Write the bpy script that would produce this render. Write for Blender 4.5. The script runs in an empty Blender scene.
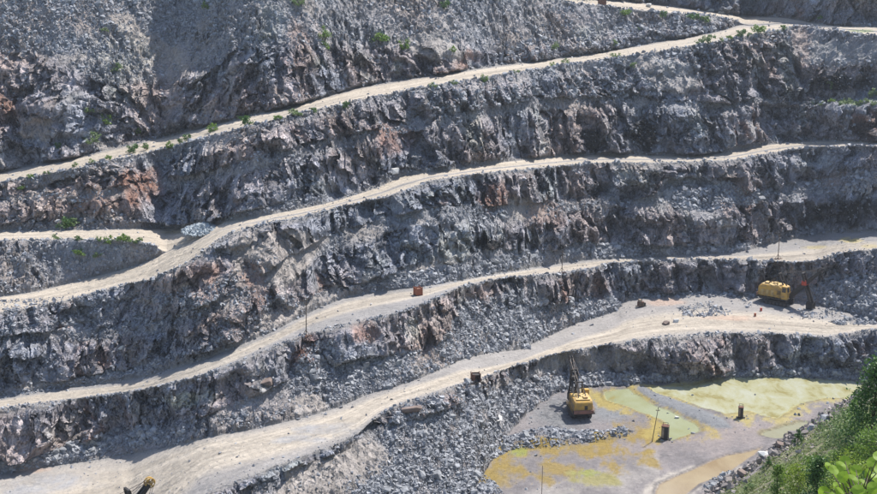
import bpy, bmesh, math, random
import numpy as np
from mathutils import Vector, Matrix
random.seed(7)
rng = np.random.default_rng(11)
R = math.radians
sc = bpy.context.scene
C = sc.collection

# ------------------------------------------------------------------ camera
PITCH = R(13.0); F = 1300.0; W0, H0 = 877.0, 494.0; EYE = 110.0
cd = bpy.data.cameras.new('camera'); cam = bpy.data.objects.new('camera', cd); C.objects.link(cam)
cd.sensor_width = 36.0; cd.lens = 36.0 * F / W0; cd.clip_start = 0.5; cd.clip_end = 9000
cam.location = (0, 0, EYE); cam.rotation_euler = (R(90) - PITCH, 0, 0)
sc.camera = cam
# ------------------------------------------------------------------ light
SUN_EL = 56.0; SUN_AZ = 44.0          # azimuth measured from +Y (away from the camera) towards +X
w = bpy.data.worlds.new('World'); sc.world = w; w.use_nodes = True
nt = w.node_tree; bg = nt.nodes['Background']
sky = nt.nodes.new('ShaderNodeTexSky'); sky.sky_type = 'NISHITA'; sky.sun_disc = False
sky.sun_elevation = R(SUN_EL); sky.sun_rotation = R(SUN_AZ)
nt.links.new(sky.outputs[0], bg.inputs[0]); bg.inputs[1].default_value = 0.138
sd = bpy.data.lights.new('sun', 'SUN'); sun = bpy.data.objects.new('sun', sd); C.objects.link(sun)
sd.energy = 4.9; sd.angle = R(0.53); sd.color = (1.0, 0.955, 0.88)
sv = Vector((math.sin(R(SUN_AZ)) * math.cos(R(SUN_EL)), math.cos(R(SUN_AZ)) * math.cos(R(SUN_EL)), math.sin(R(SUN_EL))))
sun.rotation_euler = (-sv).to_track_quat('-Z', 'Y').to_euler()
sc.view_settings.view_transform = 'Standard'; sc.view_settings.look = 'None'
sc.view_settings.exposure = 0.66; sc.view_settings.gamma = 1.0
try: sc.view_settings.use_curve_mapping = False
except Exception: pass
sc.cycles.max_bounces = 5; sc.cycles.diffuse_bounces = 3

# ------------------------------------------------------------------ helpers
def tag(o, label=None, cat=None, group=None, kind=None):
    if label: o['label'] = label
    if cat: o['category'] = cat
    if group: o['group'] = group
    if kind: o['kind'] = kind
    return o
def empty(name, loc, rz=0, label=None, cat=None, group=None):
    o = bpy.data.objects.new(name, None); C.objects.link(o); o.location = loc; o.rotation_euler = (0, 0, rz)
    o.empty_display_size = 0.3
    return tag(o, label, cat, group)
def np_mesh(name, V, Fc, mat=None, smooth=False, attrs=None):
    """V (n,3), Fc (m,k) int"""
    me = bpy.data.meshes.new(name); V = np.ascontiguousarray(V, np.float32); Fc = np.ascontiguousarray(Fc, np.int32)
    m, k = Fc.shape
    me.vertices.add(len(V)); me.vertices.foreach_set('co', V.ravel())
    me.loops.add(m * k); me.loops.foreach_set('vertex_index', Fc.ravel())
    me.polygons.add(m); me.polygons.foreach_set('loop_start', np.arange(0, m * k, k, dtype=np.int32))
    me.polygons.foreach_set('loop_total', np.full(m, k, np.int32))
    me.polygons.foreach_set('use_smooth', np.full(m, smooth, bool))
    for an, arr in (attrs or {}).items():
        if arr.ndim == 2:
            a = me.attributes.new(an, 'FLOAT_COLOR', 'POINT')
            c = np.ones((len(V), 4), np.float32); c[:, :3] = arr; a.data.foreach_set('color', c.ravel())
        else:
            a = me.attributes.new(an, 'FLOAT', 'POINT'); a.data.foreach_set('value', arr.astype(np.float32))
    me.update(calc_edges=True)
    if mat: me.materials.append(mat)
    return me
def link(name, me, parent=None, loc=None):
    o = bpy.data.objects.new(name, me); C.objects.link(o)
    if parent: o.parent = parent
    if loc is not None: o.location = loc
    return o
def copy_tree(o, parent=None):
    c = o.copy(); C.objects.link(c)
    if parent: c.parent = parent
    for ch in list(o.children): copy_tree(ch, c)
    return c

# ---- noise
def _hash(ix, iy, iz, s):
    h = (ix.astype(np.uint32) * np.uint32(374761393) + iy.astype(np.uint32) * np.uint32(668265263)
         + iz.astype(np.uint32) * np.uint32(2147483647) + np.uint32((s * 974711 + 12345) & 0xffffffff))
    h ^= h >> np.uint32(13); h *= np.uint32(1274126177); h ^= h >> np.uint32(16)
    h *= np.uint32(2246822519); h ^= h >> np.uint32(13)
    return h
def vnoise(P, s=0):
    """gradient noise in about -1..1"""
    I = np.floor(P).astype(np.int64); f = (P - I).astype(np.float32)
    u = f * f * f * (f * (f * 6 - 15) + 10)
    out = np.zeros(len(P), np.float32)
    for dx in (0, 1):
        wx = u[:, 0] if dx else 1 - u[:, 0]
        for dy in (0, 1):
            wy = u[:, 1] if dy else 1 - u[:, 1]
            for dz in (0, 1):
                wz = u[:, 2] if dz else 1 - u[:, 2]
                h = _hash(I[:, 0] + dx, I[:, 1] + dy, I[:, 2] + dz, s)
                gx = (h & np.uint32(1023)).astype(np.float32) / 511.5 - 1
                gy = ((h >> np.uint32(10)) & np.uint32(1023)).astype(np.float32) / 511.5 - 1
                gz = ((h >> np.uint32(20)) & np.uint32(1023)).astype(np.float32) / 511.5 - 1
                out += wx * wy * wz * (gx * (f[:, 0] - dx) + gy * (f[:, 1] - dy) + gz * (f[:, 2] - dz))
    return out * 1.3
def fbm(P, s=0, n=4, g=0.5):
    o = np.zeros(len(P), np.float32); a = 1.0; q = P.copy()
    for k in range(n):
        o += a * vnoise(q, s + k * 17); q = q * 2.03 + 3.7; a *= g
    return o
def facets(P, s=0):
    """piecewise planar displacement: every cell is one tilted plane; returns (displacement, cell random)"""
    I = np.floor(P).astype(np.int64); best = np.full(len(P), 9e9, np.float32)
    disp = np.zeros(len(P), np.float32); rnd = np.zeros(len(P), np.float32)
    fr = (P - I).astype(np.float32)
    for dx in (-1, 0, 1):
        for dy in (-1, 0, 1):
            for dz in (-1, 0, 1):
                h = _hash(I[:, 0] + dx, I[:, 1] + dy, I[:, 2] + dz, s)
                ox = (h & np.uint32(1023)).astype(np.float32) / 1023 * .8 + .1 + dx - fr[:, 0]
                oy = ((h >> np.uint32(10)) & np.uint32(1023)).astype(np.float32) / 1023 * .8 + .1 + dy - fr[:, 1]
                oz = ((h >> np.uint32(20)) & np.uint32(1023)).astype(np.float32) / 1023 * .8 + .1 + dz - fr[:, 2]
                d = ox * ox + oy * oy + oz * oz
                k = d < best
                if not k.any(): continue
                best[k] = d[k]
                h2 = h[k] * np.uint32(2654435761); h2 ^= h2 >> np.uint32(15)
                a = (h2 & np.uint32(1023)).astype(np.float32) / 511.5 - 1
                b = ((h2 >> np.uint32(10)) & np.uint32(1023)).astype(np.float32) / 511.5 - 1
                c = ((h2 >> np.uint32(20)) & np.uint32(1023)).astype(np.float32) / 511.5 - 1
                disp[k] = -(a * ox[k] * 1.5 + b * oz[k] * 1.2) + c * .45
                rnd[k] = c
    return disp, rnd

# ---- pixel rays of the photograph's frame
CP, SP = math.cos(PITCH), math.sin(PITCH)
def ray(x, y):
    u = (np.asarray(x, float) - W0 / 2) / F; v = (np.asarray(y, float) - H0 / 2) / F
    return u, CP - v * SP, -SP - v * CP
def project(P):
    X, Y, Z = P[:, 0], P[:, 1], P[:, 2] - EYE
    f = Y * CP - Z * SP; v = -(Y * SP + Z * CP)
    return X / f * F + W0 / 2, v / f * F + H0 / 2

# ------------------------------------------------------------------ materials
def mat_new(name):
    m = bpy.data.materials.new(name); m.use_nodes = True
    return m, m.node_tree, m.node_tree.nodes['Principled BSDF']
def simple(name, col, rough=0.6, metal=0.0, var=0.25, scale=1.5, dirt=None, bump=0.0, spec=0.5):
    m, t, b = mat_new(name); N = t.nodes; L = t.links
    tc = N.new('ShaderNodeTexCoord'); n = N.new('ShaderNodeTexNoise'); n.inputs['Scale'].default_value = scale
    n.inputs['Detail'].default_value = 5; n.inputs['Roughness'].default_value = .65
    L.new(tc.outputs['Object'], n.inputs['Vector'])
    r = N.new('ShaderNodeValToRGB'); L.new(n.outputs['Fac'], r.inputs['Fac'])
    d = dirt or tuple(c * (1 - var) for c in col)
    r.color_ramp.elements[0].position = .36; r.color_ramp.elements[0].color = (*d, 1)
    r.color_ramp.elements[1].position = .58; r.color_ramp.elements[1].color = (*col, 1)
    L.new(r.outputs['Color'], b.inputs['Base Color'])
    b.inputs['Roughness'].default_value = rough; b.inputs['Metallic'].default_value = metal
    b.inputs['Specular IOR Level'].default_value = spec
    if bump:
        bp = N.new('ShaderNodeBump'); bp.inputs['Strength'].default_value = bump; bp.inputs['Distance'].default_value = .05
        L.new(n.outputs['Fac'], bp.inputs['Height']); L.new(bp.outputs['Normal'], b.inputs['Normal'])
    return m

def terrain_mat():
    m, t, b = mat_new('quarry_rock'); N = t.nodes; L = t.links
    geo = N.new('ShaderNodeNewGeometry')
    at = N.new('ShaderNodeAttribute'); at.attribute_name = 'col'
    ro = N.new('ShaderNodeAttribute'); ro.attribute_name = 'rock'       # 0 smooth ground .. 1 rock
    mp = N.new('ShaderNodeMapping'); mp.inputs['Scale'].default_value = (1, 1, .7); L.new(geo.outputs['Position'], mp.inputs['Vector'])
    n1 = N.new('ShaderNodeTexNoise'); n1.inputs['Scale'].default_value = .9; n1.inputs['Detail'].default_value = 8; n1.inputs['Roughness'].default_value = .72
    L.new(mp.outputs[0], n1.inputs['Vector'])
    v1 = N.new('ShaderNodeTexVoronoi'); v1.inputs['Scale'].default_value = 1.15; L.new(mp.outputs[0], v1.inputs['Vector'])
    v2 = N.new('ShaderNodeTexVoronoi'); v2.inputs['Scale'].default_value = 2.9; L.new(mp.outputs[0], v2.inputs['Vector'])
    sep1 = N.new('ShaderNodeSeparateColor'); L.new(v1.outputs['Color'], sep1.inputs[0])
    sep2 = N.new('ShaderNodeSeparateColor'); L.new(v2.outputs['Color'], sep2.inputs[0])
    def math_(op, a, bb, clamp=False):
        q = N.new('ShaderNodeMath'); q.operation = op; q.use_clamp = clamp
        for i, s in enumerate((a, bb)):
            if isinstance(s, (int, float)): q.inputs[i].default_value = s
            else: L.new(s, q.inputs[i])
        return q.outputs[0]
    # rock: cell to cell tone differences
    k1 = math_('MULTIPLY', math_('SUBTRACT', sep1.outputs[0], .5), .45)
    k2 = math_('MULTIPLY', math_('SUBTRACT', sep2.outputs[1], .5), .6)
    k3 = math_('MULTIPLY', math_('SUBTRACT', n1.outputs['Fac'], .5), 1.25)
    rk = math_('ADD', math_('ADD', k1, k2), k3)
    rk = math_('MULTIPLY', rk, ro.outputs['Fac'])
    k4 = math_('MULTIPLY', math_('SUBTRACT', n1.outputs['Fac'], .5), .5)
    tot = math_('ADD', math_('ADD', rk, k4), 1.0)
    tot = math_('MAXIMUM', tot, .25)
    mx = N.new('ShaderNodeVectorMath'); mx.operation = 'SCALE'; L.new(at.outputs['Color'], mx.inputs[0]); L.new(tot, mx.inputs['Scale'])
    L.new(mx.outputs[0], b.inputs['Base Color'])
    b.inputs['Roughness'].default_value = .9; b.inputs['Specular IOR Level'].default_value = .25
    # bump: every cell is a tilted flat face
    def facet(v, amp):
        d = N.new('ShaderNodeVectorMath'); d.operation = 'SUBTRACT'; L.new(mp.outputs[0], d.inputs[0]); L.new(v.outputs['Position'], d.inputs[1])
        c = N.new('ShaderNodeVectorMath'); c.operation = 'SUBTRACT'; L.new(v.outputs['Color'], c.inputs[0]); c.inputs[1].default_value = (.5, .5, .5)
        q = N.new('ShaderNodeVectorMath'); q.operation = 'DOT_PRODUCT'; L.new(d.outputs[0], q.inputs[0]); L.new(c.outputs[0], q.inputs[1])
        return math_('MULTIPLY', q.outputs['Value'], amp)
    h = math_('ADD', math_('MULTIPLY', n1.outputs['Fac'], .35), math_('ADD', facet(v1, 2.6), facet(v2, 2.2)))
    h = math_('MULTIPLY', h, math_('ADD', math_('MULTIPLY', ro.outputs['Fac'], .95), .05))
    bp = N.new('ShaderNodeBump'); bp.inputs['Strength'].default_value = 1.0; bp.inputs['Distance'].default_value = 1.0
    L.new(h, bp.inputs['Height']); L.new(bp.outputs['Normal'], b.inputs['Normal'])
    return m
M_TERR = terrain_mat()
def rubble_mat(name, a, bcol, scale=.6):
    m, t, b = mat_new(name); N = t.nodes; L = t.links
    geo = N.new('ShaderNodeNewGeometry'); n = N.new('ShaderNodeTexNoise'); n.inputs['Scale'].default_value = 2.5; n.inputs['Detail'].default_value = 4
    L.new(geo.outputs['Position'], n.inputs['Vector'])
    mx = N.new('ShaderNodeMix'); mx.data_type = 'RGBA'; mx.inputs['A'].default_value = (*a, 1); mx.inputs['B'].default_value = (*bcol, 1)
    ad = N.new('ShaderNodeMath'); ad.operation = 'MULTIPLY_ADD'; ad.inputs[1].default_value = .7
    L.new(geo.outputs['Random Per Island'], ad.inputs[0])
    mm = N.new('ShaderNodeMath'); mm.operation = 'MULTIPLY'; mm.inputs[1].default_value = .35; L.new(n.outputs['Fac'], mm.inputs[0]); L.new(mm.outputs[0], ad.inputs[2])
    L.new(ad.outputs[0], mx.inputs['Factor']); L.new(mx.outputs['Result'], b.inputs['Base Color'])
    b.inputs['Roughness'].default_value = .8; b.inputs['Specular IOR Level'].default_value = .35
    return m
M_RUB = rubble_mat('broken_rock', (.10, .107, .13), (.375, .385, .41))
M_BOUL = simple('boulder_rock', (.30, .31, .33), .85, 0, .5, .7, bump=.6)
M_BOULP = simple('pale_boulder_rock', (.55, .55, .54), .85, 0, .3, .7, bump=.6)
M_BOULW = simple('brown_boulder_rock', (.20, .15, .13), .9, 0, .4, .7, bump=.6)

# ------------------------------------------------------------------ the pit: lines read off the benches (x, y)
def LN(*p):
    a = np.array(p, float); return a[:, 0], a[:, 1]
Ls = {}
Ls[1] = LN((-170,722),(100,660),(200,630),(300,590),(380,550),(440,515),(470,494),(486,470),(500,444),(520,420),(545,400),(560,391),(590,387),(640,384),(694,382),(711,378),(760,377),(783,376),(859,381),(877,383),(1060,385))
Ls[2] = LN((-170,680),(0,652),(130,612),(203,510),(250,484),(300,464),(340,450),(375,430),(400,420),(440,408),(480,396),(520,383),(577,373),(635,373),(690,371),(720,372),(780,366),(840,368),(877,366),(1060,362))
Ls[3] = LN((-170,655),(0,640),(130,600),(170,540),(203,494),(250,475),(300,456),(340,442),(362,431),(375,418),(400,405),(440,392),(480,380),(507,370),(550,357),(577,351),(611,346),(660,338),(715,334),(770,335),(828,338),(852,333),(877,330),(1060,322))
Ls[4] = LN((-170,500),(0,474),(76,463),(130,455),(186,444),(210,437),(250,430),(300,419),(340,407),(369,394),(400,385),(421,378),(445,368),(462,359),(490,353),(520,350),(545,338),(577,323),(615,312),(625,302),(640,298),(660,296),(700,294),(760,297),(800,302),(825,306),(845,312),(877,322),(1060,335))
Ls[5] = LN((-170,465),(0,458),(34,455),(72,444),(103,437),(138,427),(179,424),(206,414),(230,404),(261,392),(290,378),(315,372),(340,362),(359,354),(385,352),(414,352),(434,346),(455,330),(475,318),(500,311),(540,304),(577,297),(620,293),(663,291),(749,290),(775,292),(800,290),(825,282),(840,276),(877,272),(1060,268))
Ls[6] = LN((-170,420),(0,409),(76,400),(144,391),(193,379),(241,362),(270,349),(300,337),(330,329),(359,322),(393,315),(428,303),(455,290),(483,283),(510,279),(551,275),(590,270),(611,264),(680,260),(749,261),(790,263),(818,262),(835,255),(852,252),(877,250),(1060,246))
Ls[7] = LN((-170,408),(0,397),(52,389),(103,384),(148,377),(172,369),(210,357),(241,345),(275,331),(295,320),(324,306),(345,298),(376,292),(428,286),(479,277),(531,268),(565,263),(590,260),(646,257),(700,255),(740,252),(760,247),(775,243),(800,238),(831,233),(877,232),(1060,229))
Ls[8] = LN((-170,396),(0,388),(52,380),(100,372),(127,368),(151,358),(179,354),(206,350),(241,337),(261,326),(290,309),(324,290),(345,284),(360,281),(393,271),(428,262),(458,264),(483,248),(531,250),(551,251),(577,240),(611,243),(646,243),(708,246),(742,243),(770,234),(790,230),(825,228),(877,228),(1060,226))
Ls[9] = LN((-170,352),(0,345),(60,342),(140,338),(200,322),(250,300),(290,272),(340,248),(400,230),(440,222),(476,229),(496,227),(531,220),(577,212),(611,208),(646,207),(666,208),(697,215),(742,206),(783,201),(818,197),(840,191),(877,187),(1060,180))
Ls[10] = LN((-170,340),(0,334),(140,325),(200,305),(250,283),(290,255),(340,230),(400,214),(440,206),(476,205),(510,205),(531,202),(577,198),(604,198),(639,200),(655,190),(670,178),(690,175),(715,183),(749,192),(770,191),(797,182),(825,177),(877,171),(1060,165))
Ls[11] = LN((-170,334),(0,313),(69,301),(120,287),(155,279),(186,265),(206,250),(220,239),(241,231),(275,222),(300,218),(335,209),(386,198),(410,190),(428,182),(476,175),(531,170),(590,164),(680,163),(732,161),(783,152),(818,147),(877,147),(1060,143))
Ls[12] = LN((-170,312),(0,297),(34,292),(86,279),(138,265),(155,258),(170,252))
Ls[13] = LN((-170,246),(0,243),(69,241),(120,242),(145,245),(158,248),(170,254))
Ls[14] = LN((-170,236),(0,231),(69,230),(138,229),(172,228),(196,227),(220,222),(241,220),(275,214),(300,209),(324,204),(359,194),(379,187),(403,176),(448,170),(496,163),(540,158),(577,155),(629,155),(690,156),(732,152),(766,145),(801,142),(877,141),(1060,137))
Ls[15] = LN((-170,226),(0,224),(45,221),(69,226),(89,226),(114,221),(151,222),(186,222),(227,216),(261,206),(292,200),(324,198),(359,191),(376,184),(393,169),(434,167),(483,159),(530,157),(590,151),(646,153),(715,154),(728,148),(749,143),(783,140),(818,140),(877,140),(1060,136))
Ls[16] = LN((-170,205),(0,205),(100,200),(200,185),(300,160),(400,135),(480,120),(540,110),(611,108),(680,110),(732,111),(756,104),(801,106),(877,108),(1060,108))
Ls[17] = LN((-170,197),(0,197),(100,190),(200,172),(300,147),(400,122),(480,109),(540,98),(611,98),(680,101),(732,104),(756,98),(801,100),(877,99),(1060,99))
Ls[18] = LN((-170,200),(0,191),(100,172),(200,152),(300,124),(400,98),(480,86),(577,74),(650,65),(700,52),(740,42),(783,42),(804,67),(835,66),(877,66),(1060,66))
Ls[19] = LN((-170,226),(0,184),(34,177),(69,171),(96,164),(138,156),(206,139),(300,114),(359,101),(428,87),(496,77),(577,64),(646,54),(715,43),(749,36),(783,30),(797,27),(832,31),(877,37),(1060,42))
Ls[20] = LN((-170,212),(0,172),(34,165),(69,159),(138,143),(206,126),(300,104),(359,87),(428,76),(496,66),(590,54),(646,44),(715,32),(735,26),(748,22))
Ls[21] = LN((-170,60),(0,50),(60,62),(100,84),(160,84),(205,72),(230,50),(280,45),(340,48),(400,48),(460,46),(480,52),(520,50),(577,42),(646,33),(735,24),(748,22))
Ls[22] = LN((-170,-90),(0,-70),(200,-45),(400,-20),(500,-8),(540,-1),(577,4.5),(646,12),(700,16),(730,20),(748,22))
Ls[23] = LN((-170,-98),(0,-78),(200,-52),(400,-27),(500,-14),(540,-7),(577,-2),(635,2),(687,8),(732,15),(783,17),(814,23),(838,26),(877,27),(1060,27))
Ls[24] = LN((-170,-170),(0,-150),(200,-125),(400,-100),(577,-75),(760,-60),(1060,-50))
NL = 24; YBOT = 735.0
XS = 1.0
xs = np.arange(-150, 1031, XS)
def sm(a, k=5):
    kk = np.ones(k) / k; p = np.pad(a, (k // 2, k // 2), mode='edge'); return np.convolve(p, kk, 'valid')
LY = np.zeros((NL + 1, len(xs)))
LY[0] = YBOT
for i in range(1, NL + 1):
    LY[i] = sm(np.interp(xs, *Ls[i]), 11)
mid = .5 * (LY[11] + LY[14]); s = np.clip((xs - 158) / 14, 0, 1)
for i in (12, 13): LY[i] = LY[i] * (1 - s) + mid * s
mid = .5 * (LY[19] + LY[23]); s = np.clip((xs - 736) / 14, 0, 1)
for i in (20, 21, 22): LY[i] = LY[i] * (1 - s) + mid * s
for i in range(1, NL + 1): LY[i] = np.minimum(LY[i], LY[i - 1] - .35)
T = lambda a: math.tan(R(a))
xi = lambda pts: np.interp(xs, [p[0] for p in pts], [T(p[1]) for p in pts])
SL = [xi([(0, 0)]), xi([(0, 33)]), xi([(0, 38), (420, 38), (520, 60), (600, 66)]), xi([(0, .3)]), xi([(0, 33)]), xi([(0, 64), (240, 60), (300, 48), (350, 58), (600, 70)]),
      xi([(0, .3)]), xi([(0, 34)]), xi([(0, 62), (200, 54), (350, 52), (500, 68)]), xi([(0, 44), (400, 38), (500, 34)]), xi([(0, 50), (300, 50), (450, 58), (900, 60)]),
      xi([(0, .3)]), xi([(0, 42)]), xi([(0, .3)]), xi([(0, 33)]), xi([(0, 60), (110, 57), (165, 44), (225, 44), (300, 56), (600, 66)]), xi([(0, 40), (500, 36), (740, 34), (800, 8)]), xi([(0, 50), (600, 44), (760, 60), (900, 64)]),
      xi([(0, 40), (800, 34)]), xi([(0, .3)]), xi([(0, 54), (480, 54), (580, 42)]), xi([(0, 43), (600, 40)]), xi([(0, 35), (500, 20), (590, 3), (650, .3)]), xi([(0, 62)])]
ROWS = [230, 26, 26, 60, 16, 40, 30, 22, 66, 22, 56, 24, 20, 20, 12, 62, 14, 60, 40, 18, 86, 78, 12, 56]
Yl = np.zeros((NL + 1, len(xs)))
u, dy, dz = ray(xs, LY[0]); Yl[0] = EYE * dy / -dz
for i in range(NL):
    _, dy0, dz0 = ray(xs, LY[i]); _, dy1, dz1 = ray(xs, LY[i + 1])
    t0, t1 = -dz0 / dy0, -dz1 / dy1
    Yn = Yl[i] * (t0 + SL[i]) / (t1 + SL[i])
    if i + 1 in (3, 6, 11, 13, 19, 22):        # a road climbs evenly: smooth its height, keep its edge where it is seen
        k_ = 131 if i + 1 == 13 else 61; zn = EYE - Yn * t1; zn = sm(sm(zn, k_), k_); ok = t1 > .05
        Yn = np.where(ok, (EYE - zn) / np.maximum(t1, .05), Yn)
        if i + 1 == 22: Yn = sm(sm(Yn, 31), 31)
    else: Yn = sm(Yn, 9)
    if i + 1 == 11: z11 = EYE - Yn * t1
    if i + 1 == 13:                              # the hairpin: the upper arm keeps one level and meets the lower arm at the bend
        z0 = float(np.median((EYE - Yn * t1)[150:230])); zb = z11[int(150 + 195)]
        zt = sm(sm(np.where(xs < 195, np.interp(xs, [-150, 40, 195], [z0, z0, zb]), z11), 31), 31); Yn = (EYE - zt) / t1
    if i + 1 == 14:
        zt = EYE - Yn * t1; zt = sm(sm(zt, 31), 31); Yn = (EYE - zt) / t1
    Yl[i + 1] = np.maximum(Yn, Yl[i] + .15)
py, seg = [], []
for i in range(NL):
    n = ROWS[i]; fr = np.arange(n) / n
    py.append(LY[i][None] * (1 - fr[:, None]) + LY[i + 1][None] * fr[:, None]); seg += [i] * n
py.append(LY[NL][None]); seg += [NL - 1]
PY = np.concatenate(py); SEG = np.array(seg)
NR, NC = PY.shape
# exact distance at every row from the same slope rule
YY = np.zeros_like(PY)
r0 = 0
for i in range(NL):
    n = ROWS[i] + (1 if i == NL - 1 else 0); rows = slice(r0, r0 + n)
    _, dy0, dz0 = ray(xs, LY[i]); _, dye, dze = ray(xs, LY[i + 1]); _, dy1, dz1 = ray(xs[None], PY[rows])
    me_ = (-Yl[i + 1] * (-dze / dye) + Yl[i] * (-dz0 / dy0)) / (Yl[i + 1] - Yl[i])
    YY[rows] = Yl[i][None] * ((-dz0 / dy0) + me_)[None] / (-dz1 / dy1 + me_[None]); r0 += n
uu, dY, dZ = ray(xs[None] + 0 * PY, PY)
SX = uu * YY / dY; SZ = EYE + dZ * YY / dY
PXg = (xs[None] + 0 * PY)
print('levels at x=0,200,400,600,800:', [[round(float(EYE - Yl[i][k] * (-ray(xs[k], LY[i][k])[2] / ray(xs[k], LY[i][k])[1])), 1) for k in (150, 350, 550, 750, 950)] for i in (3, 6, 11, 19, 22, 24)])

# ---- surface kind rasters (blurred), sampled at the grid vertices
KIND = ['flat', 'talus', 'wall', 'flat', 'talus', 'wall', 'flat', 'talus', 'wall', 'talus', 'wall', 'flat', 'talus', 'flat', 'talus', 'wall', 'talus', 'wall', 'talus', 'flat', 'wall', 'talus', 'flat', 'wall']
ry = np.arange(-180, 740, 0.5)
ras = {k: np.zeros((len(ry), NC), np.float32) for k in ('flat', 'talus', 'wall')}
for i in range(NL):
    mk = (ry[:, None] <= LY[i][None]) & (ry[:, None] > LY[i + 1][None]); ras[KIND[i]][mk] = 1
for i in range(1, NL):
    if KIND[i] == 'flat':
        mk = (ry[:, None] <= LY[i][None] + 1.3) & (ry[:, None] > LY[i + 1][None] - 1.8); ras['flat'][mk] = 1; ras['wall'][mk] = 0; ras['talus'][mk] = 0
if True:
    pass
def blur(a, k):
    for _ in range(2):
        c = np.cumsum(np.pad(a, ((k + 1, k), (0, 0)), mode='edge'), 0); a = (c[2 * k + 1:] - c[:-2 * k - 1]) / (2 * k + 1)
    return a
def sample(ra, y):
    fi = np.clip((y - ry[0]) / .5, 0, len(ry) - 1.001); i0 = fi.astype(int); f = fi - i0
    cc = np.arange(NC)[None] + 0 * i0
    return ra[i0, cc] * (1 - f) + ra[i0 + 1, cc] * f
Wf = sample(blur(ras['flat'], 2), PY); Ww = sample(blur(ras['wall'], 3), PY); Wt = np.clip(1 - Wf - Ww, 0, 1)
# the left and upper slopes are broken ground rather than clean walls
P0 = np.stack([SX.ravel(), YY.ravel(), SZ.ravel()], 1).astype(np.float32)
wf, ww, wt = Wf.ravel().astype(np.float32), Ww.ravel().astype(np.float32), Wt.ravel().astype(np.float32)
dist = YY.ravel()
Q = P0 * np.array([1, 1, .35], np.float32)
n_big = fbm(Q / 24, 1, 2)
n_mid = 1 - 2 * np.abs(fbm(Q / np.array([9, 9, 14], np.float32) + .3, 5, 2))        # ridged: buttresses
n_md2 = fbm(P0 / 5.5, 9, 3)
warp = np.stack([vnoise(P0 / 4, 31), vnoise(P0 / 4, 32), vnoise(P0 / 4, 33)], 1) * .45
f1, r1 = facets((P0 + warp) / np.array([4.2, 4.2, 6.5], np.float32), 3)
f4, r4 = facets((P0 + warp * 1.5) / np.array([2.3, 2.3, 10], np.float32), 21)
f2, r2 = facets((P0 + warp * .6) / np.array([1.7, 1.7, 2.3], np.float32), 4)
n_sm = fbm(P0 / 1.1, 15, 2)
FINES = [[(100,20),(130,16),(160,40),(200,66),(185,74),(140,52)],[(20,108),(60,118),(50,140),(30,135)],[(228,235),(300,222),(330,240),(290,285),(240,290)],[(628,56),(700,60),(690,95),(650,90)],[(795,36),(880,44),(1060,50),(1060,64),(800,62)],
         [(500,196),(530,195),(548,215),(520,222),(502,212)],[(395,40),(440,30),(470,60),(430,60)],[(290,470),(370,430),(395,460),(330,520),(260,520)],[(270,310),(340,296),(330,318),(275,345),(240,352)],[(575,345),(640,350),(625,372),(560,372),(520,380),(500,392),(480,392)],
         [(100,150),(190,128),(180,138),(100,160)],[(440,255),(470,262),(440,268),(400,274)],[(330,410),(300,420),(285,395),(320,395)],[(640,205),(665,178),(690,178),(660,212)]]
def sdf0(px, py_, pts):
    k = 1.5; pts = np.array(pts, float) * [1, k]; Y = py_ * k; d = np.full(px.shape, 1e9); ins = np.zeros(px.shape, bool); n = len(pts)
    for i in range(n):
        ax, ay = pts[i]; bx, by = pts[(i + 1) % n]; ex, ey = bx - ax, by - ay; wx, wy = px - ax, Y - ay
        t = np.clip((wx * ex + wy * ey) / (ex * ex + ey * ey + 1e-9), 0, 1); d = np.minimum(d, np.hypot(wx - ex * t, wy - ey * t))
        ins ^= ((ay > Y) != (by > Y)) & (px < ex * (Y - ay) / (ey if ey != 0 else 1e-9) + ax)
    return np.where(ins, -d, d)
fines = np.clip(fbm(P0 / np.array([13, 13, 9], np.float32), 46, 3) * 2.2 - .55, 0, 1) * (.25 + .75 * wt)
for pg in FINES: fines = np.maximum(fines, np.clip(.5 - sdf0(PXg.ravel(), PY.ravel(), pg) / 6 + .9 * n_md2, 0, 1))
fines *= (1 - wf)
n_led = vnoise(np.stack([P0[:, 0] / 40, P0[:, 1] / 40, P0[:, 2] / 3.2], 1), 40)      # short ledges across a face
obl = P0 @ np.array([[.80, .35, -.48], [-.38, .92, .05], [.46, .14, .87]], np.float32)      # joints dip to the right
f3, r3 = facets((obl + 4.4 * warp) / np.array([8.5, 12, 16], np.float32), 13)
rough = np.clip(.8 + 1.5 * fbm(P0 / 14, 44, 2), .2, 1.7) * (1 - .8 * fines)                # clean slabs here, shattered rock there
dwall = 5.2 * n_big + 2.9 * n_mid + (1 - .6 * fines) * (1.1 * n_md2 + 2.9 * f3) + rough * (1.5 * f1 + 1.1 * f2 + .25 * n_sm) + (1 - .8 * fines) * 1.15 * f4 + 1.5 * n_led
dtal = 1.1 * n_big + .5 * n_mid + .9 * n_md2 + rough * (.7 * f1 + .65 * f2 + .2 * n_sm)
gully = 1 - 2 * np.abs(fbm((obl + 4 * warp) * np.array([.16, .05, .04], np.float32), 51, 2))
dtal += .18 * gully + .5 * f3 * .5
far = np.clip(dist / 330, .8, 1.6)
dYv = -ww * dwall * far - wt * dtal * .5 * far
dXv = ww * (1.3 * vnoise(P0 / 7, 60) + .5 * r1) * far
dZv = ww * (.5 * f1 + .4 * n_md2 + .25 * f2) + wt * dtal * .9 * far + wf * (.05 * n_md2 + .02 * n_sm)
fade_top = np.clip((PY.ravel() + 175) / 20, 0, 1)
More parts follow.
